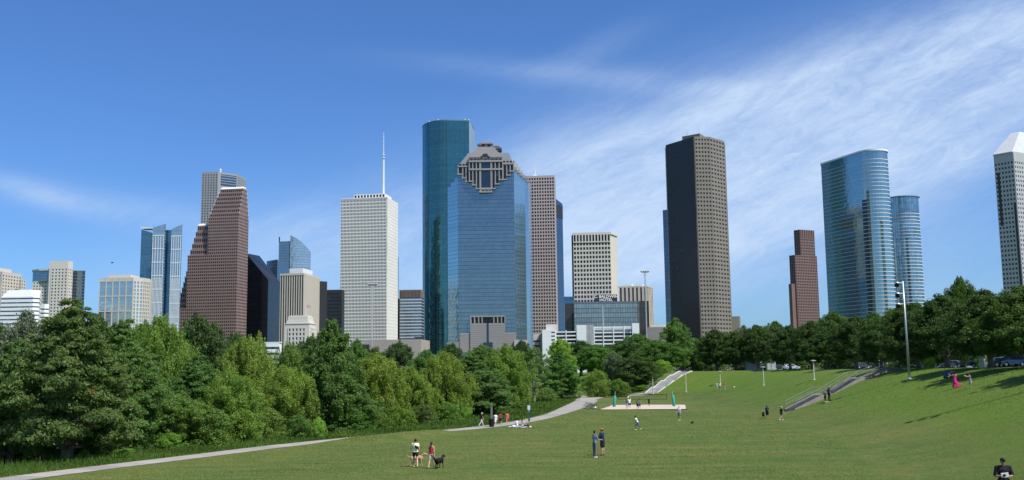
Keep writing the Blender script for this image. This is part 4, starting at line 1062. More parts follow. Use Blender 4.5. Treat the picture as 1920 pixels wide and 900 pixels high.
# --- round glass tower with cap
Yq = 1180; cp = at(1700, 366, Yq); rq = 29.5 / FPX * Yq; z = cp[2]
cyl = [(cp[0] + rq * math.cos(-math.pi * .999 + 2 * math.pi * k / 40), Yq + 15 + rq * math.sin(-math.pi * .999 + 2 * math.pi * k / 40)) for k in range(40)]
t = Tower('round_glass_tower', 'round blue glass tower with white floor bands and a thin projecting cap', 'building', cyl, z)
skin(t, 'glass_skin', cyl, t.z0, z - 2, curtain('round_glass', (.24, .34, .36), (0, 0, 0), 2.9, 4.0, .12, .0, 0, mull=(.06, .10, .14), metal=.9, rough=.05, var=.6, wave=.012))
bd = MB(); zz = z - 22
c2_ = (cp[0], Yq + 15)
while zz > t.z0: bd.lathe((c2_[0], c2_[1], zz), [(rq - .2, 0), (rq + .45, 0), (rq + .45, .6), (rq - .2, .6)], 40); zz -= 4.0
t.part('floor_band', bd, WHITEP)
m_ = MB(); m_.lathe((c2_[0], c2_[1], z - 2), [(rq - 1, 0), (rq + 1.8, .5), (rq + 1.8, 1.2), (rq - 3, 1.6)], 40); t.part('roof_cap', m_, MET); t.done()

# --- grey tower at the right edge with hipped top
Yr = 820
pts, z = foot(1863, 1899, 1990, 284, Yr, 50, angr=60); A, B, C, D = pts
LG = stone('light_grey_granite', (.40, .40, .41), .5, .06, .03)
t = Tower('hip_roofed_tower', 'light grey tower with a white hipped top, cut by the right edge of the photo', 'building', pts, z, wall=LG)
t.core(z1=z); t.grid(0, 2.6, 3.8, .55, .45, .3, top=7); t.grid(1, 3.0, 3.8, .45, .45, .3, top=7)
t.grid(0, 3.2, 3.8, .35, .22, .32, z0=z - 6, z1=z - 1)
zr = at(1892, 251, Yr + 20)[2]; c_ = np.mean(np.array(pts), 0)
rt = [tuple(c_ + (np.array(p_) - c_) * .45) for p_ in pts]; m_ = MB(); g2 = grow(pts, 1.0)
for i in range(4):
    j = (i + 1) % 4; m_.poly([(*g2[i], z), (*g2[j], z), (*rt[j], zr), (*rt[i], zr)])
m_.poly([(*p_, zr) for p_ in rt]); m_.prism(g2, z - .8, z + .02, cap=False); t.part('hipped_roof', m_, stone('roof_grey_white', (.55, .56, .57), .6, .06))
sl = MB(); p, q = A, B; dr, n, L = inset(p, q); sl.slab(lerp2(p, q, .12), lerp2(p, q, .25), n, .3, .45, z - 60, z - 16); t.part('dark_slot', sl, CHAR)
pj = MB(); f0 = .62
pa = [lerp2(p, q, f0), (lerp2(p, q, f0)[0] + n[0] * 5, lerp2(p, q, f0)[1] + n[1] * 5), (q[0] + n[0] * 5 + 8, q[1] + n[1] * 5 - 2), (C[0], C[1] - 5)]
t.part('dark_slot', (lambda m2: (m2.slab(lerp2(p, q, .86), lerp2(p, q, .97), n, .3, .5, t.z0, z - 42), m2)[1])(MB()), CHAR)
t.done()

# --- low white buildings peeping over the trees on the left
for (l_, c_, r_, y_, Y_, lab) in ((395, 409, 411, 618, 700, 'small white flat roofed building peeping above the trees under the stepped brown tower'), (424, 524, 528, 641, 720, 'long low white building peeping above the trees below the black glass tower'), (303, 330, 333, 606, 760, 'low pale roof glimpsed through the trees left of the stepped brown tower')):
    pts, z = foot(l_, c_, r_, y_, Y_, 3); t = Tower('low_building', lab, 'building', pts, z, wall=WHITEP); t.core(z1=z - .6); t.wall.prism(grow(pts, .5), z - .6, z)
    gl = MB(); t.bands(pts[0], pts[1], t.z0 + 1, z - 1.5, 4, .35, .1, gl); t.part('window_band', gl, WIN); t.done()
# ================================================================== trees
def leafmat(name, dark, light, trans=0.42, hue=0.0, lawn=False):
    mt = bpy.data.materials.new(name); mt.use_nodes = True; t = NT(mt.node_tree); t.n.clear()
    o = t.node('ShaderNodeOutputMaterial')
    geo = t.node('ShaderNodeObjectInfo'); g = t.node('ShaderNodeTexCoord').outputs['Object']
    at_ = t.node('ShaderNodeAttribute', attribute_name='leaf'); lf = t.node('ShaderNodeSeparateXYZ'); t.l.new(at_.outputs['Vector'], lf.inputs[0])
    f = t.m('ADD', t.m('MULTIPLY', lf.outputs[0], 0.55), t.m('MULTIPLY', lf.outputs[1], 0.45))
    c = t.mix(f, dark, light)
    if lawn:                                                           # drier and greener patches of turf
        s = t.node('ShaderNodeSeparateXYZ'); t.l.new(g, s.inputs[0])
        st = t.noise(t.comb(t.m('MULTIPLY', s.outputs[0], 0.10), t.m('MULTIPLY', s.outputs[1], 0.55), 2.0), 1.0, 4, 0.6, 0.3)
        c = t.mix(t.ramp(st, 0.50, 0.72, 0, 0.85), c, (0.27, 0.26, 0.105)); c = t.mix(t.ramp(st, 0.30, 0.48, 0.8, 0), c, (0.05, 0.11, 0.03))
        c = t.mix(t.ramp(t.noise(g, 0.4, 4, 0.65), 0.5, 0.75, 0, 0.5), c, (0.26, 0.22, 0.10))
        c = t.mix(t.m('MULTIPLY', t.ramp(s.outputs[2], 0.3, 2.2), 0.5), c, (0.085, 0.16, 0.03))
    c = t.mix(1.0, c, geo.outputs['Color'], 'MULTIPLY')
    d = t.node('ShaderNodeBsdfDiffuse'); tr = t.node('ShaderNodeBsdfTranslucent'); gl = t.node('ShaderNodeBsdfGlossy'); gl.inputs['Roughness'].default_value = 0.45
    t.l.new(c, d.inputs['Color']); t.l.new(t.mix(1.0, c, (1.25, 1.25, 0.5), 'MULTIPLY'), tr.inputs['Color']); gl.inputs['Color'].default_value = (.6, .65, .6, 1)
    m1 = t.node('ShaderNodeMixShader'); m1.inputs[0].default_value = trans; t.l.new(d.outputs[0], m1.inputs[1]); t.l.new(tr.outputs[0], m1.inputs[2])
    m2 = t.node('ShaderNodeMixShader'); m2.inputs[0].default_value = 0.012; t.l.new(m1.outputs[0], m2.inputs[1]); t.l.new(gl.outputs[0], m2.inputs[2])
    t.l.new(m2.outputs[0], o.inputs['Surface']); return mt
LEAF = leafmat('foliage', (0.076, 0.136, 0.042), (0.185, 0.265, 0.092))
FLOWERLEAF = leafmat('flowering_foliage', (0.05, 0.08, 0.035), (0.24, 0.27, 0.19), 0.3)
BARK = stone('bark', (0.150, 0.120, 0.098), 0.95, 0.35, 1.5, 9.0)
BARKP = stone('pale_bark', (0.26, 0.23, 0.19), 0.95, 0.25, 1.5, 9.0)

def leaf_mesh(name, P, N, S, bright, lump, aspect=1.0, droop=0.0, rg=None, mat=None, bend=0.5):
    """one small bent leaf-clump face (two triangles) per point"""
    n = len(P); rg = rg or rng
    a = np.cross(N, rg.normal(size=(n, 3))); a /= np.linalg.norm(a, axis=1, keepdims=True) + 1e-9
    if droop: a = a * (1 - droop) + np.array([0, 0, -1.0]) * droop; a /= np.linalg.norm(a, axis=1, keepdims=True)
    b = np.cross(N, a); b /= np.linalg.norm(b, axis=1, keepdims=True) + 1e-9
    S = S[:, None]
    v0 = P - a * S * aspect; v2 = P + a * S * aspect
    nb = N * S * bend * 0.5
    v1 = P + b * S * .62 + nb; v3 = P - b * S * .62 + nb * rg.uniform(-1, 1, (n, 1))
    V = np.stack([v0, v1, v2, v3], 1).reshape(-1, 3)
    i = np.arange(n)[:, None] * 4; F = np.concatenate([i + [0, 1, 2], i + [0, 2, 3]], 1).reshape(-1, 3)
    me = bpy.data.meshes.new(name)
    me.vertices.add(len(V)); me.vertices.foreach_set('co', V.astype(np.float32).ravel())
    me.loops.add(F.size); me.loops.foreach_set('vertex_index', F.astype(np.int32).ravel())
    me.polygons.add(len(F)); me.polygons.foreach_set('loop_start', np.arange(0, F.size, 3, dtype=np.int32))
    at_ = me.attributes.new('leaf', 'FLOAT_VECTOR', 'POINT')
    d = np.zeros((n, 4, 3), np.float32); d[:, :, 0] = bright[:, None]; d[:, :, 1] = lump[:, None]
    at_.data.foreach_set('vector', d.ravel())
    me.materials.append(mat or LEAF); me.update(calc_edges=True); me.validate(); return me

def make_tree(kind, seed, leaves=26000, mat=None, bark=None):
    """unit tree: height 1, crown radius given by its profile (about .5); returns (trunk mesh, crown mesh)"""
    rg = np.random.default_rng(seed); rd = random.Random(seed)
    prof = {  # height fraction -> crown radius
        'cypress': ([.15, .22, .38, .56, .72, .86, 1.0], [.26, .44, .47, .38, .27, .16, .03]),
        'willow': ([.02, .12, .35, .6, .8, .92, 1.0], [.26, .40, .48, .46, .36, .22, .05]),
        'round': ([.12, .25, .45, .65, .8, .92, 1.0], [.20, .40, .50, .47, .37, .22, .05]),
        'oak': ([.20, .28, .42, .6, .78, .9, 1.0], [.28, .47, .52, .47, .34, .20, .06]),
        'bush': ([.0, .15, .4, .65, .85, 1.0], [.40, .50, .50, .40, .24, .05]),
        'tall': ([.10, .2, .4, .6, .78, .92, 1.0], [.2, .33, .40, .34, .25, .14, .03]),
        'sparse': ([.14, .3, .5, .7, .85, 1.0], [.2, .38, .48, .44, .28, .05])}[kind]
    R_ = lambda h: np.interp(h, prof[0], prof[1])
    h0 = prof[0][0]; tr = MB()
    lean = (rd.uniform(-.03, .03), rd.uniform(-.03, .03))
    tip = .9 if kind in ('cypress', 'tall', 'sparse') else .62
    def trunk_at(h): return Vector((lean[0] * h + .02 * math.sin(h * 5 + seed), lean[1] * h + .02 * math.cos(h * 4 + seed), h))
    r0 = {'oak': .034, 'bush': .012, 'cypress': .034}.get(kind, .028)
    tr.tube([trunk_at(h) - Vector((0, 0, .03 if h == 0 else 0)) for h in np.linspace(0, tip, 9)], [r0 * (1.25 if i == 0 else 1) * (1 - i / 9.3) + .003 for i in range(9)], 8)
    nl = {'cypress': 150, 'willow': 120, 'round': 110, 'oak': 120, 'bush': 46, 'tall': 110, 'sparse': 46}[kind]
    C = []; ax = []
    for k in range(nl):
        h = h0 + (1 - h0) * ((k + rd.random()) / nl) ** (0.9); h = min(h, .985)
        a = k * 2.39996 + rd.uniform(-.5, .5); rr = R_(h) * (rd.uniform(.45, .98)) * rd.uniform(.82, 1.12)
        if h > .93: rr *= .5
        C.append((rr * math.cos(a), rr * math.sin(a), h - (.03 if kind == 'cypress' else .0)))
        s = {'cypress': (.080, .080, .026), 'willow': (.070, .070, .075), 'round': (.080, .080, .055), 'oak': (.082, .082, .050),
             'bush': (.135, .135, .11), 'tall': (.068, .068, .045), 'sparse': (.07, .07, .04)}[kind]
        q = rd.uniform(.6, 1.5) * (0.6 + 0.4 * min(1, R_(h) / .35)); ax.append((s[0] * q, s[1] * q, s[2] * q))
    for k in range(int(nl * (.7 if kind != 'bush' else .4))):          # small sprigs that fray the outline
        h = h0 + (1 - h0) * rd.random() ** .8; a = rd.uniform(0, 6.28); rr = R_(h) * rd.uniform(.95, 1.18)
        C.append((rr * math.cos(a), rr * math.sin(a), min(1.02, h + rd.uniform(-.01, .035)))); q = rd.uniform(.28, .5); ax.append((s[0] * q, s[1] * q, s[2] * q * (1.5 if kind != 'cypress' else 1.1)))
    for k in range(5):
        C.append((rd.uniform(-.06, .06), rd.uniform(-.06, .06), rd.uniform(.97, 1.035))); ax.append((s[0] * .35, s[1] * .35, s[2] * .7))
    C = np.array(C); ax = np.array(ax)
    for k in range(0, nl, 4 if kind not in ('sparse',) else 1):                      # limbs reach the clumps
        c = Vector(C[k]); hb = max(.08, c.z - rd.uniform(.10, .24)) if kind not in ('oak',) else max(.12, min(.42, c.z - .18))
        b0 = trunk_at(min(hb, tip)); mid = b0.lerp(c, .55) + Vector((0, 0, -.02 if kind == 'cypress' else .03))
        tr.tube([b0, mid, c], [r0 * .45 * (1.15 - hb * .7), r0 * .28, .003], 5, cap=False)
        for j in range(3):
            e = c + Vector((rd.uniform(-1, 1) * ax[k][0], rd.uniform(-1, 1) * ax[k][1], rd.uniform(-.2, 1) * ax[k][2])); tr.tube([mid.lerp(c, .6), e], [r0 * .10, .0012], 4, cap=False)
    nl = len(C); w = ax[:, 0] * ax[:, 1]; w /= w.sum(); n = leaves
    li = rg.choice(nl, n, p=w)
    d = rg.normal(size=(n, 3)); d /= np.linalg.norm(d, axis=1, keepdims=True)
    rad = rg.uniform(0.12, 1.0, n) ** 0.42
    # rough up each clump so that its outline breaks into twigs
    ph = rg.uniform(0, 6, (nl, 3)); wob = 1 + .20 * np.sin(d[:, 0] * 7 + ph[li, 0]) * np.sin(d[:, 1] * 6 + ph[li, 1]) + .13 * np.sin(d[:, 2] * 11 + ph[li, 2])
    stray = rg.random(n) < .16; rad = np.where(stray, rad * rg.uniform(1.0, 1.32, n), rad)
    P = C[li] + d * ax[li] * (rad * wob)[:, None]
    if kind == 'cypress': # feathery sprays: clumps droop at the outer rim
        out = np.hypot(P[:, 0] - C[li][:, 0], P[:, 1] - C[li][:, 1]); P[:, 2] -= out * .30 * rg.uniform(.3, 1, n)
    if kind == 'willow': P[:, 2] -= rg.exponential(.022, n)
    # inner fill so that crowns are not hollow
    nf = int(n * .10); hh = rg.uniform(h0 + .04, .93, nf); rr = np.interp(hh, *prof) * np.sqrt(rg.random(nf)) * .6; aa = rg.uniform(0, 6.283, nf)
    if kind not in ('sparse',):
        P = np.vstack([P, np.stack([rr * np.cos(aa), rr * np.sin(aa), hh], 1)]); d = np.vstack([d, rg.normal(size=(nf, 3))])
        lump_id = np.concatenate([rg.random(nl)[li], rg.random(nf) * .5])
    else: lump_id = rg.random(nl)[li]
    N = d * .8 + rg.normal(size=d.shape) * .55 + np.array([0, 0, .35]); N /= np.linalg.norm(N, axis=1, keepdims=True)
    sz = {'cypress': .0076, 'willow': .0066, 'round': .0105, 'oak': .0105, 'bush': .019, 'tall': .0095, 'sparse': .0085}[kind]
    S = rg.uniform(.6, 1.35, len(P)) * sz
    asp = {'cypress': 1.5, 'willow': 2.2}.get(kind, 1.15)
    me = leaf_mesh('crown', P, N, S, rg.random(len(P)), lump_id, asp, .35 if kind == 'willow' else 0.0, rg, mat)
    tm = bpy.data.meshes.new('trunk'); tm.from_pydata(tr.v, [], tr.f); tm.materials.append(bark or BARK); tm.polygons.foreach_set('use_smooth', [True] * len(tm.polygons)); tm.update()
    return tm, me
PROTO = {'cypress': [make_tree('cypress', s, 85000) for s in (1, 2, 3)], 'willow': [make_tree('willow', s, 70000) for s in (4, 5, 6)],
         'round': [make_tree('round', s, 40000) for s in (7, 8, 9)], 'oak': [make_tree('oak', s, 40000) for s in (10, 11, 12)],
         'bush': [make_tree('bush', s, 9000) for s in (13, 14, 15)], 'tall': [make_tree('tall', s, 36000) for s in (16, 17)],
         'sparse': [make_tree('sparse', s, 20000, None, BARKP) for s in (18, 19)], 'flower': [make_tree('round', 20, 26000, FLOWERLEAF)]}
_tn = [0]
NAMES = {'cypress': 'cypress_tree', 'willow': 'willow_tree', 'round': 'leafy_tree', 'oak': 'oak_tree', 'bush': 'bush', 'tall': 'tall_tree', 'sparse': 'open_tree', 'flower': 'flowering_tree'}
def tree(kind, px, Y, ytop, hw, col, label, group=None, z=None, x=None, rz=None, base=None, wide=1.0):
    """hw: half width of the crown in photo pixels; col multiplies the leaf colour"""
    _tn[0] += 1; k = _tn[0]
    top = at(px, ytop, Y); zb = gz(top[0], Y) if base is None else base
    Hh = top[2] - zb; rw = hw / FPX * Y; X_ = top[0] if x is None else x
    tm, cm = PROTO[kind][k % len(PROTO[kind])]
    e = empty(NAMES[kind], (X_, Y, zb - .05), label, 'bush' if kind == 'bush' else 'tree', group, rz=(k * 1.7) % 6.28 if rz is None else rz)
    sx = rw / .50; e.scale = (sx, sx * wide, Hh)
    a = bpy.data.objects.new('trunk', tm); b = bpy.data.objects.new('stems' if kind == 'bush' else 'trunk', tm)
    o1 = b; link(o1, e); bpy.data.objects.remove(a)
    o2 = bpy.data.objects.new('foliage' if kind == 'bush' else 'crown', cm); link(o2, e)
    o2.color = (*col, 1); return e
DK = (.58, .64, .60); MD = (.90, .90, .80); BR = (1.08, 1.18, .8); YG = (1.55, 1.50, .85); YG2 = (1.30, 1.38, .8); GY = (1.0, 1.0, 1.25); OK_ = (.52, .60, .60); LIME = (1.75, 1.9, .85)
# ---- nearest row along the path, left to right
tree('cypress', 134, 77, 566, 128, MD, 'largest feathery cypress on the left, thick trunk beside the path', wide=1.1)
tree('cypress', 30, 82, 640, 105, (.85, .95, .9), 'feathery dark cypress cut by the left edge of the photo')
tree('cypress', 236, 86, 604, 92, (.95, 1.1, .85), 'feathery cypress close behind and right of the largest one')
tree('flower', 52, 100, 592, 75, (1, 1, 1), 'greyish tree with pale blossom behind the largest cypress')
tree('willow', 300, 101, 602, 80, YG2, 'yellowish green willow under the beige lattice office')
tree('round', 375, 132, 598, 72, DK, 'dark round tree below the stepped brown tower')
tree('cypress', 372, 98, 668, 84, (.8, 1.0, .8), 'deep green cypress in the left thicket, below the stepped brown tower')
tree('willow', 462, 112, 640, 74, (1.5, 1.4, .8), 'thin topped willow below the black glass tower')
tree('sparse', 487, 118, 630, 40, (1.9, 1.7, 1.0), 'airy pale branched tree rising under the striped tower')
tree('round', 330, 91, 742, 62, BR, 'bright green low tree with dense leaves beside the path')
tree('willow', 430, 97, 700, 66, YG2, 'olive green willow behind the low bushes, left of the spire topped cypress')
tree('willow', 532, 106, 690, 66, YG, 'yellow green willow left of the spire topped cypress')
tree('tall', 622, 109, 606, 76, (.85, .98, .72), 'tall spire topped cypress in front of the white gridded tower', wide=.9)
tree('cypress', 640, 112, 690, 78, (.8, .96, .75), 'broad dark cypress at the foot of the spire topped one')
tree('willow', 706, 124, 668, 66, (1.55, 1.4, .75), 'yellow green willow below the low tan hall')
tree('willow', 768, 130, 690, 56, YG, 'golden green rounded willow in the middle of the thicket')
tree('willow', 832, 138, 664, 58, (1.45, 1.35, .75), 'olive willow below the teal glass tower')
tree('cypress', 884, 148, 668, 92, (.85, .98, .9), 'spreading cypress below the crowned tower, dark trunk showing near the path')
tree('willow', 948, 172, 652, 56, YG2, 'light green willow below the crowned tower, right of the spreading cypress')
tree('sparse', 1000, 205, 654, 42, (1.1, 1.25, 1.0), 'half bare tree with many visible dark branches above the path')
tree('cypress', 1052, 232, 660, 44, (.8, 1.1, .75), 'upright green cypress by the bend of the path')
tree('bush', 1118, 250, 696, 30, YG2, 'yellow green round shrub behind the meeting of the paths')
tree('flower', 1150, 262, 662, 22, (.9, 1, .9), 'narrow pale speckled tree behind the volleyball net')
tree('oak', 1188, 262, 668, 56, DK, 'dark round oak left of the far stairway')
tree('round', 1232, 282, 640, 48, (.75, .95, .7), 'mid green tree directly above the far stairway')
tree('tall', 1266, 290, 600, 46, (1.0, 1.2, .85), 'tall tree rising in front of the dark brown tower', wide=1)
tree('bush', 1240, 272, 676, 22, LIME, 'small lime green tree beside the far stairway')
tree('bush', 1160, 250, 712, 20, BR, 'bright shrub under the dark round oak')
# ---- low trees and shrubs of the bank, left to right
sh = [(20, 84, 760, 60, 'dark leafy shrub at the left edge, under the cypress', (.6, .8, .7)), (80, 79, 800, 34, 'shrub left of the thick cypress trunk', (.9, 1.1, .8)),
      (196, 83, 772, 46, 'drooping green shrub just right of the thick cypress trunk', MD), (160, 77.5, 842, 12, 'tiny bright shrub at the foot of the thick trunk', LIME),
      (250, 87, 790, 42, 'deep green shrub two shrubs right of the thick trunk', (.7, .9, .7)), (236, 82, 840, 22, 'low leafy light green shrub near the path edge', (1.5, 1.7, .9)),
      (318, 88, 812, 30, 'light green low shrub at the path, below the bright dense tree', (1.3, 1.6, .8)), (400, 92, 770, 42, 'mid green shrub right of the bright dense tree', BR),
      (455, 95, 770, 40, 'olive shrub below the olive willow', YG2), (500, 100, 766, 36, 'dusty green shrub left of the pale shrub', (1.3, 1.3, .9)),
      (560, 101, 780, 30, 'dark green shrub below the yellow willow', (.9, 1.1, .8)), (598, 100, 784, 14, 'small pale leaved shrub at the foot of the spire topped cypress', (1.9, 2.2, 1.2)),
      (655, 109, 765, 40, 'dark shrub under the broad cypress', (.8, 1.1, .7)), (702, 116, 770, 32, 'green shrub below the first golden willow', BR),
      (745, 121, 762, 32, 'yellowish shrub between two golden willows', YG2), (792, 126, 760, 32, 'mid green shrub below the golden rounded willow', MD),
      (838, 131, 756, 30, 'leafy shrub below the olive willow', (1.1, 1.3, .8)), (862, 136, 748, 22, 'pale shrub left of the spreading cypress trunk', (1.5, 1.8, 1.0)),
      (912, 150, 742, 24, 'low shrub right of the spreading cypress trunk', BR), (962, 190, 736, 24, 'low shrub below the half bare tree', (1.1, 1.4, .8)),
      (1022, 215, 728, 24, 'low shrub at the path bend, under the upright cypress', BR), (1070, 240, 726, 18, 'small shrub right of the upright cypress', MD),
      (1205, 256, 722, 18, 'small green shrub at the bottom of the far stairway', (1.2, 1.5, .8)),
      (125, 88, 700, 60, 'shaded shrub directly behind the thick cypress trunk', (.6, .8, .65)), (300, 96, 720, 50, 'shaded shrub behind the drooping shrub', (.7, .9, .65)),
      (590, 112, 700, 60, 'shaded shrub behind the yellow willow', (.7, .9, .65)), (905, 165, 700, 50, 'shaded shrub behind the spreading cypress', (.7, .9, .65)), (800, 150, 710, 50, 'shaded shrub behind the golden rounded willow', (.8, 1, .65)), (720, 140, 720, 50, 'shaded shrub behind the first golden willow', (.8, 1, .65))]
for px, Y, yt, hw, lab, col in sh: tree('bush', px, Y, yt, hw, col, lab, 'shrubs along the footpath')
# ---- second and third rows behind
for kind, px, Y, yt, hw, col, lab in [
    ('round', -20, 130, 606, 80, DK, 'dark tree behind the left edge cypress, under the white banded office'),
    ('round', 180, 140, 600, 80, DK, 'dark round tree deep behind the largest cypress'),
    ('round', 268, 150, 612, 70, (.8, .95, .7), 'tree glimpsed below the slim blue glass tower'),
    ('round', 440, 170, 632, 66, DK, 'dark tree behind the thin topped willow'),
    ('willow', 545, 160, 650, 56, (1.1, 1.15, .8), 'soft green tree below the pale stone block'),
    ('round', 582, 190, 634, 44, DK, 'dark tree between the pale stone block and the spire topped cypress'),
    ('round', 668, 240, 642, 36, (.8, 1.05, .7), 'distant green crown right of the spire topped cypress'),
    ('oak', 702, 270, 655, 40, DK, 'distant dark crown in front of the low tan hall'),
    ('round', 748, 300, 644, 46, OK_, 'distant dark crown at the right end of the low tan hall'),
    ('round', 800, 280, 660, 40, (.8, 1.05, .75), 'distant mid green crown below the teal tower base'),
    ('oak', 845, 330, 648, 44, DK, 'distant dark crown at the left corner of the crowned tower'),
    ('round', 905, 320, 650, 44, (.95, 1.1, .8), 'distant lighter crown in front of the entrance of the crowned tower'),
    ('flower', 948, 330, 646, 22, (1.3, 1.5, 1), 'distant pale green crown right of the entrance of the crowned tower'),
    ('oak', 978, 300, 642, 40, OK_, 'distant dark crown below the pinkish granite tower'),
    ('round', 1050, 300, 637, 30, LIME, 'vivid lime green crown in front of the white parking garage'),
    ('oak', 1088, 340, 640, 44, OK_, 'distant dark crown below the middle of the parking garage'),
    ('round', 1120, 310, 648, 44, (.8, 1.1, .7), 'distant green crown below the hotel podium'),
    ('oak', 1160, 330, 644, 46, DK, 'distant dark crown at the right end of the parking garage'),
    ('round', 1194, 320, 628, 42, (.8, .95, .8), 'distant crown rising over the right end of the parking garage'),
    ('round', 1300, 330, 636, 40, (.6, .75, .6), 'dark crown just right of the tall tree above the stairway')]:
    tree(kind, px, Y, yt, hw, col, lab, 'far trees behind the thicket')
# ---- oaks along the crest, far end to near end
ok = [('oak', 1342, 268, 620, 44, 'first hilltop oak, below the right side of the dark brown tower'), ('oak', 1376, 262, 622, 36, 'second hilltop oak, under the small plain brown block'),
      ('flower', 1394, 320, 612, 24, 'hilltop tree with white blossom beside the small plain brown block'), ('oak', 1420, 256, 612, 44, 'hilltop oak beside the thin white pole'),
      ('round', 1452, 300, 606, 38, 'hilltop tree behind the white toilet cabins'), ('oak', 1478, 241, 612, 40, 'hilltop oak left of the distant reddish tower'),
      ('oak', 1520, 229, 604, 42, 'hilltop oak in front of the distant reddish tower'), ('round', 1562, 280, 588, 46, 'taller hilltop tree between the reddish and oval towers'),
      ('oak', 1545, 221, 622, 44, 'lighter hilltop oak in front of the taller hilltop tree'), ('oak', 1600, 199, 596, 50, 'hilltop oak below the oval glass tower'),
      ('round', 1640, 260, 590, 46, 'hilltop tree below the round glass tower'), ('oak', 1650, 174, 604, 54, 'hilltop oak right of the near stairway top'),
      ('oak', 1712, 152, 572, 66, 'large oak beside the tall floodlight pole'), ('round', 1800, 172, 526, 42, 'thin crowned tree sticking up above the right hand oaks'),
      ('oak', 1768, 143, 556, 74, 'large spreading oak above the woman in the pink dress'), ('oak', 1846, 125, 548, 84, 'large dark oak above the parked white car'),
      ('oak', 1912, 113, 540, 92, 'large oak at the right edge, thick dark trunk beside the blue car'), ('round', 1690, 200, 572, 50, 'dense tree behind the large oak of the floodlight pole'),
      ('round', 1885, 175, 560, 70, 'dense tree behind the large right edge oaks'), ('round', 1760, 210, 568, 60, 'dense tree behind the large spreading oak')]
for i, (kd, px, Y, yt, hw, lab) in enumerate(ok):
    c = [(.50, .58, .50), (.62, .70, .55), (.50, .60, .56)][i % 3]
    if kd == 'flower': c = (1, 1, 1)
    if kd == 'round': c = (.66, .78, .55)
    tree(kd, px, Y, yt, hw, c, lab, 'trees along the hilltop')
tree('bush', 1737, 175, 652, 14, LIME, 'small bright green tree in shade under the hilltop oaks'); tree('bush', 1843, 165, 652, 13, LIME, 'small bright green tree behind the square signpost')
# far belt of trees behind the road so that no ground shows under the crowns
for i, (px, Y, yt, hw) in enumerate([(1330, 420, 650, 46), (1410, 430, 648, 50), (1490, 420, 645, 52), (1570, 430, 640, 56), (1650, 400, 636, 60), (1740, 380, 628, 66), (1840, 360, 622, 76), (1930, 340, 615, 80)]):
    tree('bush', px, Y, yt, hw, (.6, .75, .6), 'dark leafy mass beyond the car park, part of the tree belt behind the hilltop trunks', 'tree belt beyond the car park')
# a tree and pole that stand just outside the frame on the right and throw their shadows on the bank
tree('oak', 2040, 96, 540, 110, (.7, .85, .7), 'oak just beyond the right edge that shades the grass bank', 'trees along the hilltop', rz=1.0)

# ---- rank grass along the bank between path and trees
def tuft_mesh():
    P = []; rg = np.random.default_rng(5); n = 52000
    Yv = rg.uniform(56, 245, n * 2); keep = rg.random(n * 2) < (90 / Yv) ** 1.1; Yv = Yv[keep][:n]; n = len(Yv)
    off = 2.0 + np.abs(rg.normal(0, 1, n)) * 3.2 * np.clip(Yv / 90, .8, 1.6)
    Xv = path_x(Yv) - off; Zv = ground(Xv, Yv)
    hgt = np.clip(.08 + off * .07, .08, .5) * rg.uniform(.5, 1.3, n) * (.7 + .5 * np.sin(Yv * .9) * np.sin(Xv * .7 + 1))
    hgt = np.clip(hgt, .06, .9); w = rg.uniform(.03, .07, n) * (Yv / 70)
    an = rg.uniform(0, 6.28, n); lx, ly = rg.normal(0, .18, n) * hgt, rg.normal(0, .18, n) * hgt
    V = np.zeros((n, 3, 3)); V[:, 0] = np.stack([Xv - np.cos(an) * w, Yv - np.sin(an) * w, Zv - .02], 1)
    V[:, 1] = np.stack([Xv + np.cos(an) * w, Yv + np.sin(an) * w, Zv - .02], 1); V[:, 2] = np.stack([Xv + lx, Yv + ly, Zv + hgt], 1)
    me = bpy.data.meshes.new('tall_grass'); me.from_pydata(V.reshape(-1, 3).tolist(), [], np.arange(n * 3).reshape(-1, 3).tolist())
    at_ = me.attributes.new('leaf', 'FLOAT_VECTOR', 'POINT'); d = np.repeat(rg.random((n, 3)), 3, 0).astype(np.float32); d[:, 1] = np.repeat(.5 + .5 * np.sin(Yv * .5), 3)
    at_.data.foreach_set('vector', d.ravel()); me.materials.append(leafmat('rank_grass_blades', (.05, .10, .018), (.12, .20, .04), .3)); return me
o = bpy.data.objects.new('tall_grass', tuft_mesh()); link(o); tag(o, kind='stuff'); o.color = (1, 1, 1, 1)

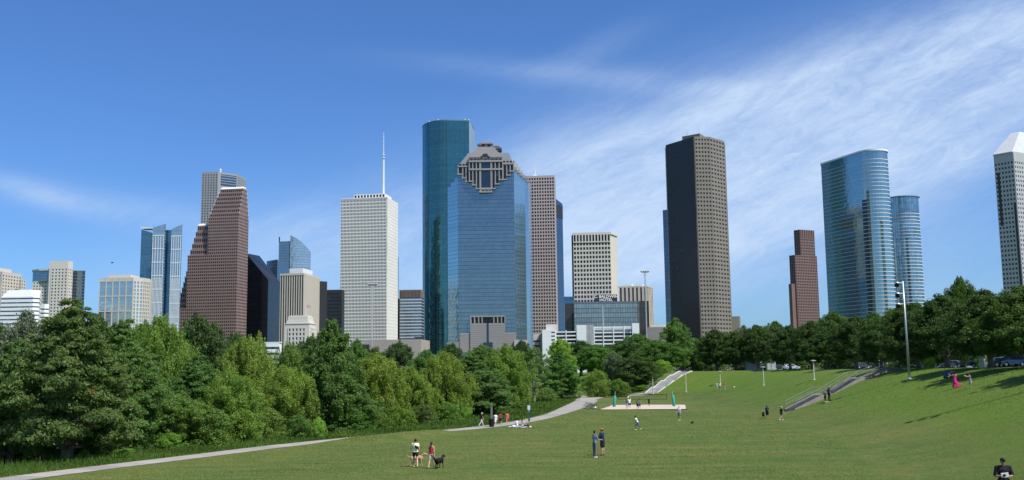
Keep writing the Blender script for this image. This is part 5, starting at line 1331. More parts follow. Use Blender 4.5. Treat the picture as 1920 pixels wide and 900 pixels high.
# ---- the mown lawn itself: short blades that catch the light, thickest near the viewer
def lawn_mesh():
    rg = np.random.default_rng(9); n = 480000
    pxs = rg.uniform(-40, 1960, n); Yv = 1 / rg.uniform(1 / 175.0, 1 / 46.0, n)
    Xv = (pxs - 960) / FPX * Yv * 1.02
    off = Xv - path_x(Yv); keep = (off > 2.1) & (seg_dist(Xv, Yv, POLY) > .5); Xv, Yv = Xv[keep], Yv[keep]; n = len(Xv)
    Zv = ground(Xv, Yv)
    patch = .5 + .5 * np.sin(Xv * .21 + 2 * np.sin(Yv * .13)) * np.sin(Yv * .17 + 1.5 * np.sin(Xv * .09))
    hgt = rg.uniform(.012, .038, n) * (Yv / 70) ** .5 * (.75 + .5 * patch); w = rg.uniform(.015, .05, n) * (Yv / 65); an = rg.uniform(0, 6.28, n)
    V = np.zeros((n, 3, 3)); c, s_ = np.cos(an) * w, np.sin(an) * w
    V[:, 0] = np.stack([Xv - c, Yv - s_, Zv - .012], 1); V[:, 1] = np.stack([Xv + c, Yv + s_, Zv - .012], 1)
    V[:, 2] = np.stack([Xv + rg.normal(0, .03, n), Yv + rg.normal(0, .03, n), Zv + hgt], 1)
    me = bpy.data.meshes.new('lawn_grass'); me.vertices.add(n * 3); me.vertices.foreach_set('co', V.astype(np.float32).ravel()); me.loops.add(n * 3); me.loops.foreach_set('vertex_index', np.arange(n * 3, dtype=np.int32))
    me.polygons.add(n); me.polygons.foreach_set('loop_start', np.arange(0, n * 3, 3, dtype=np.int32))
    at_ = me.attributes.new('leaf', 'FLOAT_VECTOR', 'POINT'); d = np.zeros((n, 3, 3), np.float32); d[:, :, 0] = rg.random(n)[:, None]; d[:, :, 1] = (patch * .6 + .4 * rg.random(n))[:, None]
    at_.data.foreach_set('vector', d.ravel()); me.materials.append(leafmat('lawn_blades', (.105, .170, .042), (.262, .295, .112), .35, lawn=True)); me.update(calc_edges=True); return me
o = bpy.data.objects.new('lawn_grass', lawn_mesh()); link(o); tag(o, kind='stuff'); o.color = (1, 1, 1, 1)
# ================================================================== people and animals
def capsule(mb, a, b, ra, rb, n=10, sq=1.0):
    """tapered rounded limb from a to b; sq flattens it front to back"""
    a, b = Vector(a), Vector(b); d = b - a; L = d.length
    if L < 1e-5: d = Vector((0, 0, 1)); L = 1e-5
    d.normalize(); pts = []; rad = []
    for t in (-.98, -.8, -.45, 0): pts.append(a + d * ra * t); rad.append(ra * math.sqrt(max(1 - t * t, .03)))
    for t in (0.001, .45, .8, .98): pts.append(b + d * rb * t); rad.append(rb * math.sqrt(max(1 - t * t, .03)))
    base = len(mb.v); mb.tube(pts, rad, n)
    if sq != 1.0:
        c = (a + b) / 2
        for i in range(base, len(mb.v)): v = mb.v[i]; mb.v[i] = (v[0], c.y + (v[1] - c.y) * sq, v[2])
def blob(mb, c, r, n=12):
    c = Vector(c); k = 8; base = len(mb.v)
    mb.lathe((c.x, c.y, c.z), [(max(.04 * r[0], r[0] * math.sin(math.pi * i / k)), -r[2] * math.cos(math.pi * i / k)) for i in range(k + 1)], n)
    for i in range(base, len(mb.v)): v = mb.v[i]; mb.v[i] = (v[0], c.y + (v[1] - c.y) * r[1] / r[0], v[2])
def fused(mb, name, mat, parent, vox=.013, smooth=True):
    o = mb.build(name, mat, parent, smooth, local=True)
    m_ = o.modifiers.new('fuse', 'REMESH'); m_.mode = 'VOXEL'; m_.voxel_size = vox; m_.use_smooth_shade = True
    s_ = o.modifiers.new('soften', 'SMOOTH'); s_.factor = .5; s_.iterations = 2
    return o
SKIN = {'light': plain('skin_light', (.50, .30, .21), .55), 'mid': plain('skin_tan', (.36, .20, .13), .55), 'dark': plain('skin_brown', (.13, .07, .045), .55)}
_cl = {}
def cloth(c):
    k = 'cloth_%d_%d_%d' % tuple(int(x * 255) for x in c)
    return plain(k, c, .85, 0, .2)
def person(px, yf, yt, label, face=0.0, skin='light', top=(.5, .5, .5), bottom=(.05, .05, .06), bot='shorts', shoe=(.6, .6, .6), hair=(.02, .015, .01), cap=None, pose=None, sleeves=.5,
           group=None, long_hair=False, xyz=None, h=None, build=1.0, extra=None):
    """pose: dict of limb angles in degrees; face: heading, 0 = away from the camera"""
    p = hit(px, yf) if xyz is None else np.array(xyz, float)
    if h is None: h = min(2.0, max(1.45, at(px, yt, p[1])[2] - p[2]))
    e = empty('person', tuple(p), label, 'person', group, rz=R(face))
    q = dict(ll=(8, 4), lr=(-8, 6), al=(5, 8, 10), ar=(-5, 8, 10), lean=2, twist=0); q.update(pose or {})
    s = h / 1.75; b = build
    sit = q.get('sit', False)
    hip = Vector((0, 0, .90)) if not sit else Vector((0, 0, .13))
    lean = R(q['lean']); up = Vector((0, math.sin(lean), math.cos(lean)))
    chest = hip + up * .40; neck = hip + up * .57; head = neck + Vector((0, math.sin(lean * .6 + R(q.get('nod', 0))), 1)).normalized() * .165
    J = {}
    for sd_, k in ((-1, 'l'), (1, 'r')):
        th, kn = q['l' + k]; hj = hip + Vector((sd_ * .095, 0, 0))
        a = R(th); kj = hj + Vector((sd_ * .02, math.sin(a), -math.cos(a))) * .44
        a2 = a - R(kn); aj = kj + Vector((0, math.sin(a2), -math.cos(a2))) * .43
        J['l' + k] = (hj, kj, aj)
        f, o_, el = q['a' + k]; sj = neck + Vector((sd_ * .185 * b, 0, -.05)); f = R(f); o2 = R(o_)
        ej = sj + Vector((sd_ * math.sin(o2), math.sin(f) * math.cos(o2), -math.cos(f) * math.cos(o2))) * .29
        f2 = f + R(el); inn = R(q.get('in' + k, 0))
        wj = ej + Vector((sd_ * math.sin(o2) * .6 - sd_ * math.sin(inn), math.sin(f2) * math.cos(inn), -math.cos(f2) * math.cos(inn))).normalized() * .25
        J['a' + k] = (sj, ej, wj)
    low = min(J['ll'][2].z, J['lr'][2].z) - .075
    if not sit: 
        dz_ = Vector((0, 0, -low)); hip += dz_; chest += dz_; neck += dz_; head += dz_
        for k in J: J[k] = tuple(v + dz_ for v in J[k])
    B = MB()
    capsule(B, hip + Vector((-.06, 0, .02)), hip + Vector((.06, 0, .02)), .115 * b, .115 * b, 12, .85)
    capsule(B, hip, chest, .125 * b, .145 * b, 12, .8); capsule(B, chest + Vector((-.07, 0, .02)), chest + Vector((.07, 0, .02)), .12 * b, .12 * b, 12, .85)
    capsule(B, J['al'][0], J['ar'][0], .06 * b, .06 * b, 10); capsule(B, neck - up * .03, neck + (head - neck) * .6, .055, .05)
    blob(B, head, (.076, .095, .118)); blob(B, head + Vector((0, .05, -.06)), (.048, .045, .05), 10); capsule(B, head + Vector((0, .088, 0)), head + Vector((0, .107, -.022)), .010, .015, 8)
    for sd_ in (-1, 1): blob(B, head + Vector((sd_ * .077, -.005, -.005)), (.014, .022, .032), 8)
    for k in 'lr':
        hj, kj, aj = J['l' + k]; capsule(B, hj, kj, .085 * b, .058 * b); capsule(B, kj, kj.lerp(aj, .35), .056 * b, .057 * b); capsule(B, kj.lerp(aj, .3), aj, .056 * b, .036)
        ft = aj + Vector((0, .13, -.045)); capsule(B, aj + Vector((0, -.02, -.03)), ft, .035, .03)
        sj, ej, wj = J['a' + k]; capsule(B, sj, ej, .050 * b, .040 * b); capsule(B, ej, wj, .040 * b, .026)
        dr_ = (wj - ej).normalized(); pc = wj + dr_ * .05; side = dr_.cross(Vector((1, 0, 0))); side = side.normalized() if side.length > .1 else Vector((0, 1, 0))
        nrm = dr_.cross(side); capsule(B, wj + dr_ * .01, wj + dr_ * .075, .030, .036, 8)
        for i, (off, ln) in enumerate(((-.030, .062), (-.010, .075), (.010, .070), (.029, .052))):
            k0 = wj + dr_ * .085 + side * off; k1 = k0 + dr_ * ln * .55 + side * off * .15; k2 = k1 + (dr_ * .8 + nrm * .5 * (1 if k == 'l' else -1)) * ln * .5
            capsule(B, k0, k1, .0095, .009, 6); capsule(B, k1, k2, .009, .008, 6)
        t0 = wj + dr_ * .03 - side * .025; t1 = t0 + (dr_ * .6 - side * .8).normalized() * .04; capsule(B, t0, t1, .011, .010, 6); capsule(B, t1, t1 + dr_ * .03, .010, .0085, 6)
    body = fused(B, 'body', SKIN[skin], e)
    # clothes
    S = MB()
    capsule(S, hip + Vector((-.06, 0, .06)), hip + Vector((.06, 0, .06)), .135 * b, .135 * b, 12, .85); capsule(S, hip + up * .08, chest, .142 * b, .160 * b, 12, .82)
    capsule(S, chest + Vector((-.075, 0, .02)), chest + Vector((.075, 0, .02)), .132 * b, .132 * b, 12, .86)
    if sleeves > 0:
        capsule(S, J['al'][0], J['ar'][0], .076 * b, .076 * b)
        for k in 'lr':
            sj, ej, wj = J['a' + k]; capsule(S, sj, sj.lerp(ej, min(1, sleeves)), .068 * b, .066 * b)
            if sleeves > 1: capsule(S, ej, ej.lerp(wj, sleeves - 1), .052, .045)
    if bot == 'dress':
        W_ = q.get('flare', .20)
        capsule(S, hip + Vector((0, -.01, 0)), hip + Vector((0, -.02, -.34)), .15, W_, 12)
    fused(S, 'dress' if bot == 'dress' else 'shirt', cloth(top), e, .02)
    if bot != 'dress':
        L_ = MB(); capsule(L_, hip + Vector((-.06, 0, .0)), hip + Vector((.06, 0, .0)), .128 * b, .128 * b, 12, .9)
        for k in 'lr':
            hj, kj, aj = J['l' + k]
            if bot == 'trousers': capsule(L_, hj, kj, .100 * b, .078 * b); capsule(L_, kj, aj + Vector((0, 0, .03)), .076 * b, .064)
            elif bot == 'skirt': capsule(L_, hj, hj.lerp(kj, .55), .12, .14)
            else: capsule(L_, hj, hj.lerp(kj, q.get('short', .78)), .104 * b, .092 * b)
        fused(L_, {'trousers': 'trousers', 'skirt': 'skirt'}.get(bot, 'shorts'), cloth(bottom), e, .02)
    for k in 'lr':
        aj = J['l' + k][2]; F = MB(); capsule(F, aj + Vector((0, -.035, -.038)), aj + Vector((0, .135, -.046)), .043, .038); fused(F, 'shoe', cloth(shoe), e, .015)
    Hr = MB(); blob(Hr, head + Vector((0, -.018, .022)), (.086, .098, .112))
    if long_hair: capsule(Hr, head + Vector((0, -.075, .0)), head + Vector((0, -.10, -.22)), .062, .045)
    for i in range(len(Hr.v)):                                         # cut the face free
        v = Hr.v[i]
        if v[1] > head.y + .045 and v[2] < head.z + .055: Hr.v[i] = (v[0], head.y + .04, v[2])
    fused(Hr, 'hair', cloth(hair), e, .015)
    for sd_ in (-1, 1):
        E = MB(); blob(E, head + Vector((sd_ * .03, .088, .008)), (.011, .008, .007), 8); E.build('eye', plain('eye_dark', (.02, .015, .01), .3), e, True, local=True)
    if cap:
        K = MB(); blob(K, head + Vector((0, -.008, .055)), (.092, .105, .072)); K2 = K
        for i in range(len(K.v)):
            v = K.v[i]
            if v[2] < head.z + .045: K.v[i] = (v[0], v[1], head.z + .045)
        if cap != 'none': capsule(K, head + Vector((0, .09, .055)), head + Vector((0, .155, .048)), .05, .035); 
        K.build('cap', cloth(cap), e, True, local=True)
    if extra: extra(e, dict(J=J, hip=hip, chest=chest, neck=neck, head=head))
    e.scale = (s, s, s)
    return e
def bag(col, side=1, back=True, size=(.14, .10, .2)):
    def f(e, k):
        m = MB(); c = k['chest'] + Vector((0, -.19 if back else .19, -.02)); capsule(m, c + Vector((0, 0, -size[2])), c + Vector((0, 0, size[2] * .7)), size[0], size[0] * .85, 10, .7); fused(m, 'backpack', cloth(col), e, .02)
    return f
def sling(col):
    def f(e, k):
        m = MB(); c = k['chest']; capsule(m, c + Vector((.12, -.16, -.10)), c + Vector((.0, -.17, -.02)), .085, .07, 8, .8); m.tube([c + Vector((-.13, -.06, .2)), c + Vector((-.05, -.175, .10)), c + Vector((.1, -.16, -.1))], .02, 6); fused(m, 'shoulder_bag', cloth(col), e, .015)
    return f
walk1 = dict(ll=(18, 5), lr=(-16, 22), al=(-15, 8, 12), ar=(15, 8, 15)); walk2 = dict(ll=(-14, 20), lr=(16, 5), al=(14, 8, 15), ar=(-14, 8, 12)); stand = dict(ll=(1, 1), lr=(-2, 1))
WHT, BLK, NAVY, GRY, RED, DENIM = (.72, .72, .70), (.015, .015, .018), (.015, .03, .075), (.16, .16, .17), (.45, .03, .04), (.12, .19, .30)
W1 = person(779, 876, 823, 'woman in a pale yellow T-shirt and black shorts, walking a tan dog', 8, 'light', (.78, .76, .58), BLK, 'shorts', WHT, long_hair=False, pose=dict(walk1, al=(12, 14, 70), ar=(-8, 10, 30), short=.5), extra=sling(BLK), build=.92)
W2 = person(809, 878, 829, 'woman in a red top and grey shorts with a dark cap, beside a black dog', -12, 'light', RED, (.38, .38, .40), 'shorts', WHT, cap=(.05, .06, .06), long_hair=True, pose=dict(walk2, short=.62), sleeves=0, build=.86)
def held_disc(e, k):
    m = MB(); w = (k['J']['ar'][2] + k['J']['al'][2]) / 2 + Vector((0, .1, .0)); m.lathe(tuple(w), [(.02, 0), (.13, .0), (.14, .02), (.12, .03), (.02, .035)], 16); 
    m.build('held_dish', cloth((.55, .36, .22)), e, True, local=True)
person(1115.5, 858, 808.5, 'slim man in a grey blue shirt and plaid trousers beside a man in navy', -50, 'mid', (.16, .22, .30), (.13, .13, .16), 'trousers', WHT, pose=dict(stand, al=(10, 6, 25), ar=(20, 5, 65)), build=.88, sleeves=.8)
person(1130, 854, 804.5, 'heavier man in a navy T-shirt and black shorts wearing an orange cap', 62, 'light', NAVY, BLK, 'shorts', BLK, cap=(.72, .16, .03), pose=dict(stand, al=(18, 12, 60), ar=(10, 14, 60)), build=1.15, sleeves=.9)
person(903, 799, 774, 'walker on the path in a black vest, pale trousers and white cap', -75, 'light', BLK, (.62, .58, .5), 'trousers', WHT, cap=WHT, pose=walk1, group=None, extra=bag(BLK))
person(929.5, 799, 779, 'walker in white T-shirt and white shorts beside the grey post', 15, 'light', (.75, .7, .74), (.7, .68, .66), 'shorts', WHT, pose=walk2)
person(938.5, 796.5, 776, 'walker in a red and dark top, between the walkers in white and in pink', 10, 'mid', (.22, .05, .05), BLK, 'shorts', GRY, pose=walk1)
person(951, 796, 775, 'walker dressed all in pinkish red, rightmost on the path', 15, 'light', (.55, .12, .11), (.5, .13, .12), 'shorts', (.4, .3, .25), pose=walk2)
s1 = hit(970, 801); s2 = hit(979.5, 801)
person(970, 801, 790, 'person in white and navy sitting on a blanket on the lawn, left of the pair', 60, 'light', (.55, .58, .66), NAVY, 'trousers', WHT, xyz=s1, h=1.7, pose=dict(sit=True, ll=(100, 85), lr=(88, 60), lean=8, al=(30, 10, 40), ar=(30, 10, 40)), sleeves=1.0)
person(979.5, 801, 790, 'person in a pale top with dark hair sitting on a blanket, right of the pair', -60, 'light', (.6, .5, .5), BLK, 'trousers', WHT, xyz=s2, h=1.65, pose=dict(sit=True, ll=(96, 80), lr=(85, 40), lean=4, al=(25, 10, 50), ar=(20, 10, 60)), long_hair=True)
person(1195.5, 806, 778, 'man in a white shirt and blue shorts crouching to throw, alone on the lawn', 95, 'dark', (.75, .77, .8), (.04, .09, .28), 'shorts', WHT, pose=dict(ll=(34, 40), lr=(-20, 25), lean=22, al=(35, 20, 40), ar=(-20, 30, 30)))
person(1273.5, 788, 762.5, 'man in pale blue shirt and grey shorts near the right end of the sand court', 150, 'light', (.50, .60, .74), (.22, .20, .2), 'shorts', WHT, pose=dict(stand, al=(15, 22, 40), ar=(8, 10, 20)))
person(1175.5, 767.5, 748, 'volleyball player in navy, left of the player with raised arms', 0, 'light', (.06, .07, .18), (.3, .32, .42), 'shorts', GRY, pose=dict(stand, al=(60, 20, 70), ar=(60, 20, 70)), group='volleyball players on the sand')
person(1180.5, 766, 747, 'volleyball player in white reaching both arms up under the ball', 10, 'light', WHT, NAVY, 'shorts', GRY, pose=dict(ll=(10, 15), lr=(-8, 10), al=(160, 12, 10), ar=(165, 12, 10)), group='volleyball players on the sand')
person(1195.5, 767.5, 750, 'volleyball player in dark shirt and white number, centre left on the sand', 0, 'mid', (.05, .05, .06), BLK, 'shorts', GRY, pose=dict(stand), extra=bag((.5, .5, .5), size=(.06, .04, .06)), group='volleyball players on the sand')
person(1199.5, 767, 749, 'volleyball player with grey shirt and black shorts, right beside the dark shirted one', 0, 'light', (.14, .13, .13), BLK, 'shorts', GRY, pose=walk1, group='volleyball players on the sand')
person(1217, 762, 747.5, 'volleyball player all in black under the middle of the net', 180, 'mid', BLK, BLK, 'shorts', GRY, pose=stand, group='volleyball players on the sand')
person(1105.5, 744, 733, 'distant person in brown where the paths meet, left of two', 180, 'mid', (.10, .07, .05), (.06, .05, .04), 'trousers', pose=walk1)
person(1110.5, 744, 732.5, 'distant person with a bare upper body where the paths meet, right of two', 180, 'light', (.42, .26, .18), (.1, .06, .05), 'shorts', pose=walk2, sleeves=0)
person(1344.5, 732, 717, 'person in a beige shirt in the group of three on the far bank', 30, 'light', (.4, .38, .3), (.3, .28, .24), 'trousers', pose=stand)
person(1350, 731, 718, 'person in a white shirt, middle of the group of three on the far bank', -20, 'light', WHT, (.2, .2, .2), 'trousers', pose=stand)
person(1359.5, 731, 716, 'person in a bright red shirt in the group of three on the far bank', 20, 'light', (.6, .04, .05), (.3, .3, .33), 'trousers', pose=dict(stand, al=(10, 20, 60), ar=(10, 20, 60)))
person(1439, 786.5, 761, 'person in black with a blue backpack pushing a wheeled bag near the near stairway', 5, 'mid', BLK, BLK, 'shorts', BLK, pose=stand, extra=bag((.03, .05, .12)))
person(1465.5, 788, 762.5, 'person in black with pale cap and bare legs at the foot of the near stairway', -70, 'light', BLK, BLK, 'shorts', WHT, cap=(.6, .6, .52), pose=dict(walk1, short=.55))
person(1547.5, 754, 733, 'person in black and white stepping down the bank beside the near stairway', 140, 'mid', (.2, .19, .2), BLK, 'trousers', BLK, pose=dict(ll=(25, 25), lr=(-10, 20), lean=12, al=(-10, 15, 20), ar=(20, 15, 30)))
person(1555, 751.5, 727, 'taller person in black with grey pack on the bank beside the near stairway', 20, 'mid', BLK, BLK, 'trousers', BLK, pose=stand, extra=bag((.22, .25, .28)))
def train(e, k):
    """long pink skirt blown out to the right"""
    m = MB(); hp_ = k['hip']; n = 28; rows = 12
    G_ = []
    for i in range(rows + 1):
        f = i / rows; ring = []
        for j in range(n):
            a = 2 * math.pi * j / n; r = .14 + .14 * f + .025 * math.sin(a * 6 + f * 3) * f
            x = r * math.cos(a); y = r * .8 * math.sin(a)
            side = max(0, math.cos(a)) ** 1.2
            x += side * (f ** 1.6) * .62; z = hp_.z + .04 - f * (.86 - .30 * side * f) + .05 * math.sin(f * 9 + a * 2) * side * f
            ring.append((x, y, z))
        G_.append(ring)
    for i in range(rows):
        for j in range(n): m.poly([G_[i][j], G_[i + 1][j], G_[i + 1][(j + 1) % n], G_[i][(j + 1) % n]])
    o = m.build('skirt', cloth((.48, .03, .15)), e, True, local=True); sm_ = o.modifiers.new('cloth', 'SOLIDIFY'); sm_.thickness = .012
person(1791, 728, 698, 'woman in a long bright pink dress blowing in the wind on the grass bank', 0, 'light', (.48, .03, .15), (.48, .03, .15), 'dress', (.5, .35, .28), long_hair=True, pose=dict(ll=(3, 2), lr=(-3, 2), al=(60, 30, 85), ar=(20, 10, 20)), sleeves=0, extra=train)
person(1820, 728, 700.5, 'woman in a short grey dress with raised hands, facing the woman in pink', 80, 'light', (.28, .26, .32), BLK, 'dress', (.3, .2, .15), long_hair=True, pose=dict(stand, al=(75, 5, 40), ar=(70, 5, 45), flare=.19), sleeves=.0)
person(1472, 693, 680, 'person in a white shirt standing by the car park behind the hilltop trees', 90, 'dark', WHT, BLK, 'trousers', pose=stand, xyz=(atz(1472, 268, 6), 268, gz(atz(1472, 268, 6), 268)), h=1.75)
# man at the lower right corner: find the spot where he is 1.8 m tall
for Yp in np.linspace(24, 50, 200):
    tp = at(1879, 861, Yp)
    if tp[2] - gz(tp[0], Yp) < 1.80: break
def held_white(e, k):
    m = MB(); c = (k['J']['al'][2] + k['J']['ar'][2]) / 2 + Vector((.06, .10, .05)); m.box(c, (.24, .07, .15), rot=Matrix.Rotation(.12, 3, 'Y')); 
    o = m.build('held_camera', plain('white_plastic', (.75, .74, .72), .4), e, local=True); b_ = o.modifiers.new('b', 'BEVEL'); b_.width = .015
    m = MB(); m.lathe((0, 0, 0), [(.045, 0), (.045, .06), (.035, .07)], 14); o2 = m.build('lens', plain('lens_black', (.02, .02, .02), .2), e, True, local=True); o2.location = c + Vector((.03, .03, 0)); o2.rotation_euler.x = -R(90)
    g = MB(); h_ = k['head']; g.box(h_ + Vector((0, .092, .012)), (.13, .02, .038)); g.build('sunglasses', plain('lens_dark', (.01, .01, .012), .15), e, local=True)
person(1879, 976, 861, 'man in black T-shirt and cap holding a white camera at the bottom right corner', 172, 'mid', BLK, (.03, .03, .04), 'shorts', BLK, cap=(.02, .02, .022), xyz=(tp[0], Yp, gz(tp[0], Yp)), h=1.80,
       pose=dict(stand, al=(8, 16, 82), ar=(8, 16, 82), inl=42, inr=42, nod=8), build=1.12, sleeves=.85, extra=held_white)

def dog(px, yf, label, col, col2, face, L=1.0, shaggy=False, head_dn=0):
    p = hit(px, yf); e = empty('dog', tuple(p), label, 'dog', None, rz=R(face)); B = MB()
    capsule(B, (0, -.26, .46), (0, .22, .47), .115, .14, 12); capsule(B, (0, .22, .44), (0, .28, .45), .13, .12, 12)   # belly narrow, chest deep
    capsule(B, (0, .30, .52), (0, .43, .66 - head_dn), .085, .07); capsule(B, (0, .44, .68 - head_dn), (0, .52, .68 - head_dn), .075, .065); capsule(B, (0, .56, .66 - head_dn), (0, .66, .63 - head_dn), .045, .033, 8)
    for s_ in (-1, 1):
        capsule(B, (s_ * .055, .45, .73 - head_dn), (s_ * .085, .43, .66 - head_dn), .024, .018, 6)
        f_ = .06 * s_
        capsule(B, (s_ * .085, .24, .40), (s_ * .085, .24 + f_ * .4, .23), .055, .032, 8); capsule(B, (s_ * .085, .24 + f_ * .4, .23), (s_ * .085, .25 + f_, .05), .030, .022, 8); capsule(B, (s_ * .085, .25 + f_, .03), (s_ * .085, .30 + f_, .025), .026, .024, 8)
        capsule(B, (s_ * .08, -.26, .42), (s_ * .085, -.20 - f_, .27), .085, .05, 8); capsule(B, (s_ * .085, -.20 - f_, .27), (s_ * .085, -.34 - f_, .17), .04, .026, 8); capsule(B, (s_ * .085, -.34 - f_, .17), (s_ * .085, -.31 - f_, .04), .024, .022, 8); capsule(B, (s_ * .085, -.31 - f_, .028), (s_ * .085, -.26 - f_, .025), .026, .023, 8)
    B.tube([(0, -.36, .50), (0, -.46, .53), (0, -.54, .60), (0, -.57, .68)], [.035, .03, .025, .015] if not shaggy else [.06, .06, .055, .03], 8)
    if shaggy:
        for i in range(40):
            a = random.uniform(0, 6.28); y = random.uniform(-.34, .34); c = Vector((.10 * math.cos(a), y, .47 + .10 * math.sin(a))); capsule(B, c, c + Vector((.03 * math.cos(a), random.uniform(-.03, .03), -.07)), .035, .02, 6)
    fused(B, 'body', cloth(col), e, .014)
    m = MB(); m.tube([(0, .30, .60), (.0, .40, .55 - head_dn * .4)], [.10, .095], 10); c_ = MB(); c_.lathe((0, .385, .60 - head_dn * .7), [(.082, -.018), (.086, 0), (.082, .018)], 14); c_.build('collar', cloth((.3, .05, .05)), e, True, local=True)
    n_ = MB(); blob(n_, (0, .685, .64 - head_dn), (.015, .012, .012), 8); n_.build('nose', cloth((.01, .01, .01)), e, True, local=True)
    e.scale = (L, L, L); return e
d1 = dog(781, 873.5, 'short haired tan dog half hidden behind the woman in pale yellow', (.42, .27, .16), None, -78, 1.12)
d2 = dog(823.5, 878, 'big shaggy black dog beside the woman in the red top', (.008, .008, .009), None, -28, 1.1, True)
def leash(a, b, label):
    m = MB(); a, b = Vector(a), Vector(b); mid = (a + b) / 2 - Vector((0, 0, .12)); m.tube([a, a.lerp(mid, .6) - Vector((0, 0, .03)), mid, b], .008, 5); c = (a + b) / 2
    o = m.build('leash', cloth((.05, .05, .05)), None, origin=tuple(c)); tag(o, label, 'leash')
w1 = W1.location; leash((w1.x + .25, w1.y + .1, w1.z + 1.0), (d1.location.x + .38, d1.location.y + .1, d1.location.z + .66), 'thin dark leash of the tan dog')
w2 = W2.location; leash((w2.x + .27, w2.y + .1, w2.z + .85), (d2.location.x + .2, d2.location.y + .3, d2.location.z + .62), 'thin dark leash of the black dog')

# ================================================================== park furniture
GALV = plain('galvanised_steel', (.50, .52, .53), .45, .6); POLEC = stone('concrete_pole', (.50, .48, .42), .8, .1, 1, 8); DKM = plain('dark_metal', (.04, .042, .045), .5, .3)
# volleyball net
pL = hit(1151.5, 763.5); pR = hit(1264, 762.5); nL = at(1157.5, 740.5, pL[1])[2]; zt_n = 2.55
e = empty('volleyball_net', tuple((pL + pR) / 2), 'black volleyball net between two green padded posts over the sand', 'net')
oo = Vector(e.location)
for p_, d in ((pL, 1), (pR, -1)):
    m = MB(); tip = (p_[0] - (.25 if d < 0 else -.25), p_[1], p_[2] + 2.7); m.tube([tuple(p_), tip], .05, 8); m.build('post', GALV, e)
    m = MB(); a = Vector(p_); b = a.lerp(Vector(tip), .72); m.tube([a + Vector((0, 0, .05)), a.lerp(b, .03) + Vector((0, 0, .05)), b - Vector((0, 0, .04)), b], [.24, .27, .24, .2], 10); m.build('post_pad', plain('green_pad', (.01, .30, .20), .6), e, True)
ax0 = Vector((pL[0] + .7, pL[1], pL[2])); bx0 = Vector((pR[0] - 1.2, pR[1], pR[2])); m = MB()
zt0, zb0 = at(1157, 741.5, pL[1])[2], at(1157, 749.5, pL[1])[2]; zt1, zb1 = at(1250, 738.5, pR[1])[2], at(1250, 747.5, pR[1])[2]
zt0 = zt1 = (zt0 + zt1) / 2; zb0 = zb1 = (zb0 + zb1) / 2
for k in range(31):
    p_ = ax0.lerp(bx0, k / 30); m.tube([(p_.x, p_.y, zb0), (p_.x, p_.y, zt0)], .006, 4, cap=False)
for k in range(8): z_ = zb0 + (zt0 - zb0) * (k + 1) / 9; m.tube([(ax0.x, ax0.y, z_), (bx0.x, bx0.y, z_)], .006, 4, cap=False)
m.build('net', DKM, e)
m = MB()
for z_, r_ in ((zt0, .045), (zb0, .035)): m.tube([(ax0.x, ax0.y, z_), (bx0.x, bx0.y, z_)], r_, 6)
for p_ in (ax0, bx0): m.tube([(p_.x, p_.y, zb0), (p_.x, p_.y, zt0)], .04, 6)
m.build('net_border', cloth(BLK), e)
m = MB()
for z_ in (zt0, zb0):
    m.tube([(ax0.x, ax0.y, z_), (pL[0] + .22, pL[1], min(z_, pL[2] + 2.6))], .01, 4); m.tube([(bx0.x, bx0.y, z_), (pR[0] - .22, pR[1], min(z_, pR[2] + 2.6))], .01, 4)
m.build('tie_rope', DKM, e)
def ball(px, py, Y, r, label, col=WHT, name='ball'):
    p_ = at(px, py, Y); m = MB(); blob(m, p_, (r, r, r), 14); o = m.build(name, cloth(col), None, True, origin=tuple(p_)); tag(o, label, 'ball')
ball(1178, 744.5, pL[1] - 2, .14, 'white volleyball in the air above the player with raised arms', name='volleyball')
g_ = hit(1376.5, 727.5); ball(1376.5, 726, g_[1], .16, 'white ball on the far bank right of the group of three')
# bags and blanket on the lawn
p_ = (s1 + s2) / 2; m = MB()
for i in range(8):
    for j in range(5):
        f = lambda u, v: (p_[0] - 1.3 + 2.6 * u / 8, p_[1] - .8 + 1.6 * v / 5, gz(p_[0] - 1.3 + 2.6 * u / 8, p_[1] - .8 + 1.6 * v / 5) + .06 + .03 * math.sin(u * 2.1 + v))
        m.poly([f(i, j), f(i + 1, j), f(i + 1, j + 1), f(i, j + 1)])
o = m.build('blanket', cloth((.55, .55, .58)), None, origin=tuple(p_)); tag(o, 'pale picnic blanket under the seated pair', 'blanket'); sm_ = o.modifiers.new('t', 'SOLIDIFY'); sm_.thickness = .02
def sack(px, py, label, col, r=.16, name='bag', cat='bag'):
    p_ = hit(px, py); m = MB(); capsule(m, (-.08, 0, r * .8), (.10, .02, r * .9), r, r * .85, 10); capsule(m, (0, 0, r), (.02, 0, r * 1.9), r * .5, r * .3, 8); e_ = empty(name, tuple(p_), label, cat); fused(m, 'sack', cloth(col), e_, .02)
    m = MB(); m.tube([(-.06, 0, r * 1.7), (-.03, 0, r * 2.3), (.04, 0, r * 2.3), (.07, 0, r * 1.7)], .012, 5); m.build('handle', cloth(BLK), e_, local=True); return e_
sack(963.5, 802, 'white bag at the left of the seated pair', WHT); sack(989, 801, 'black bag at the right of the seated pair', BLK)
sack(1298, 794, 'small black bag standing alone on the lawn right of the sand court', BLK, .12)
sack(1116, 766.5, 'white bag on the grass right of the parked bicycles', WHT, .2)
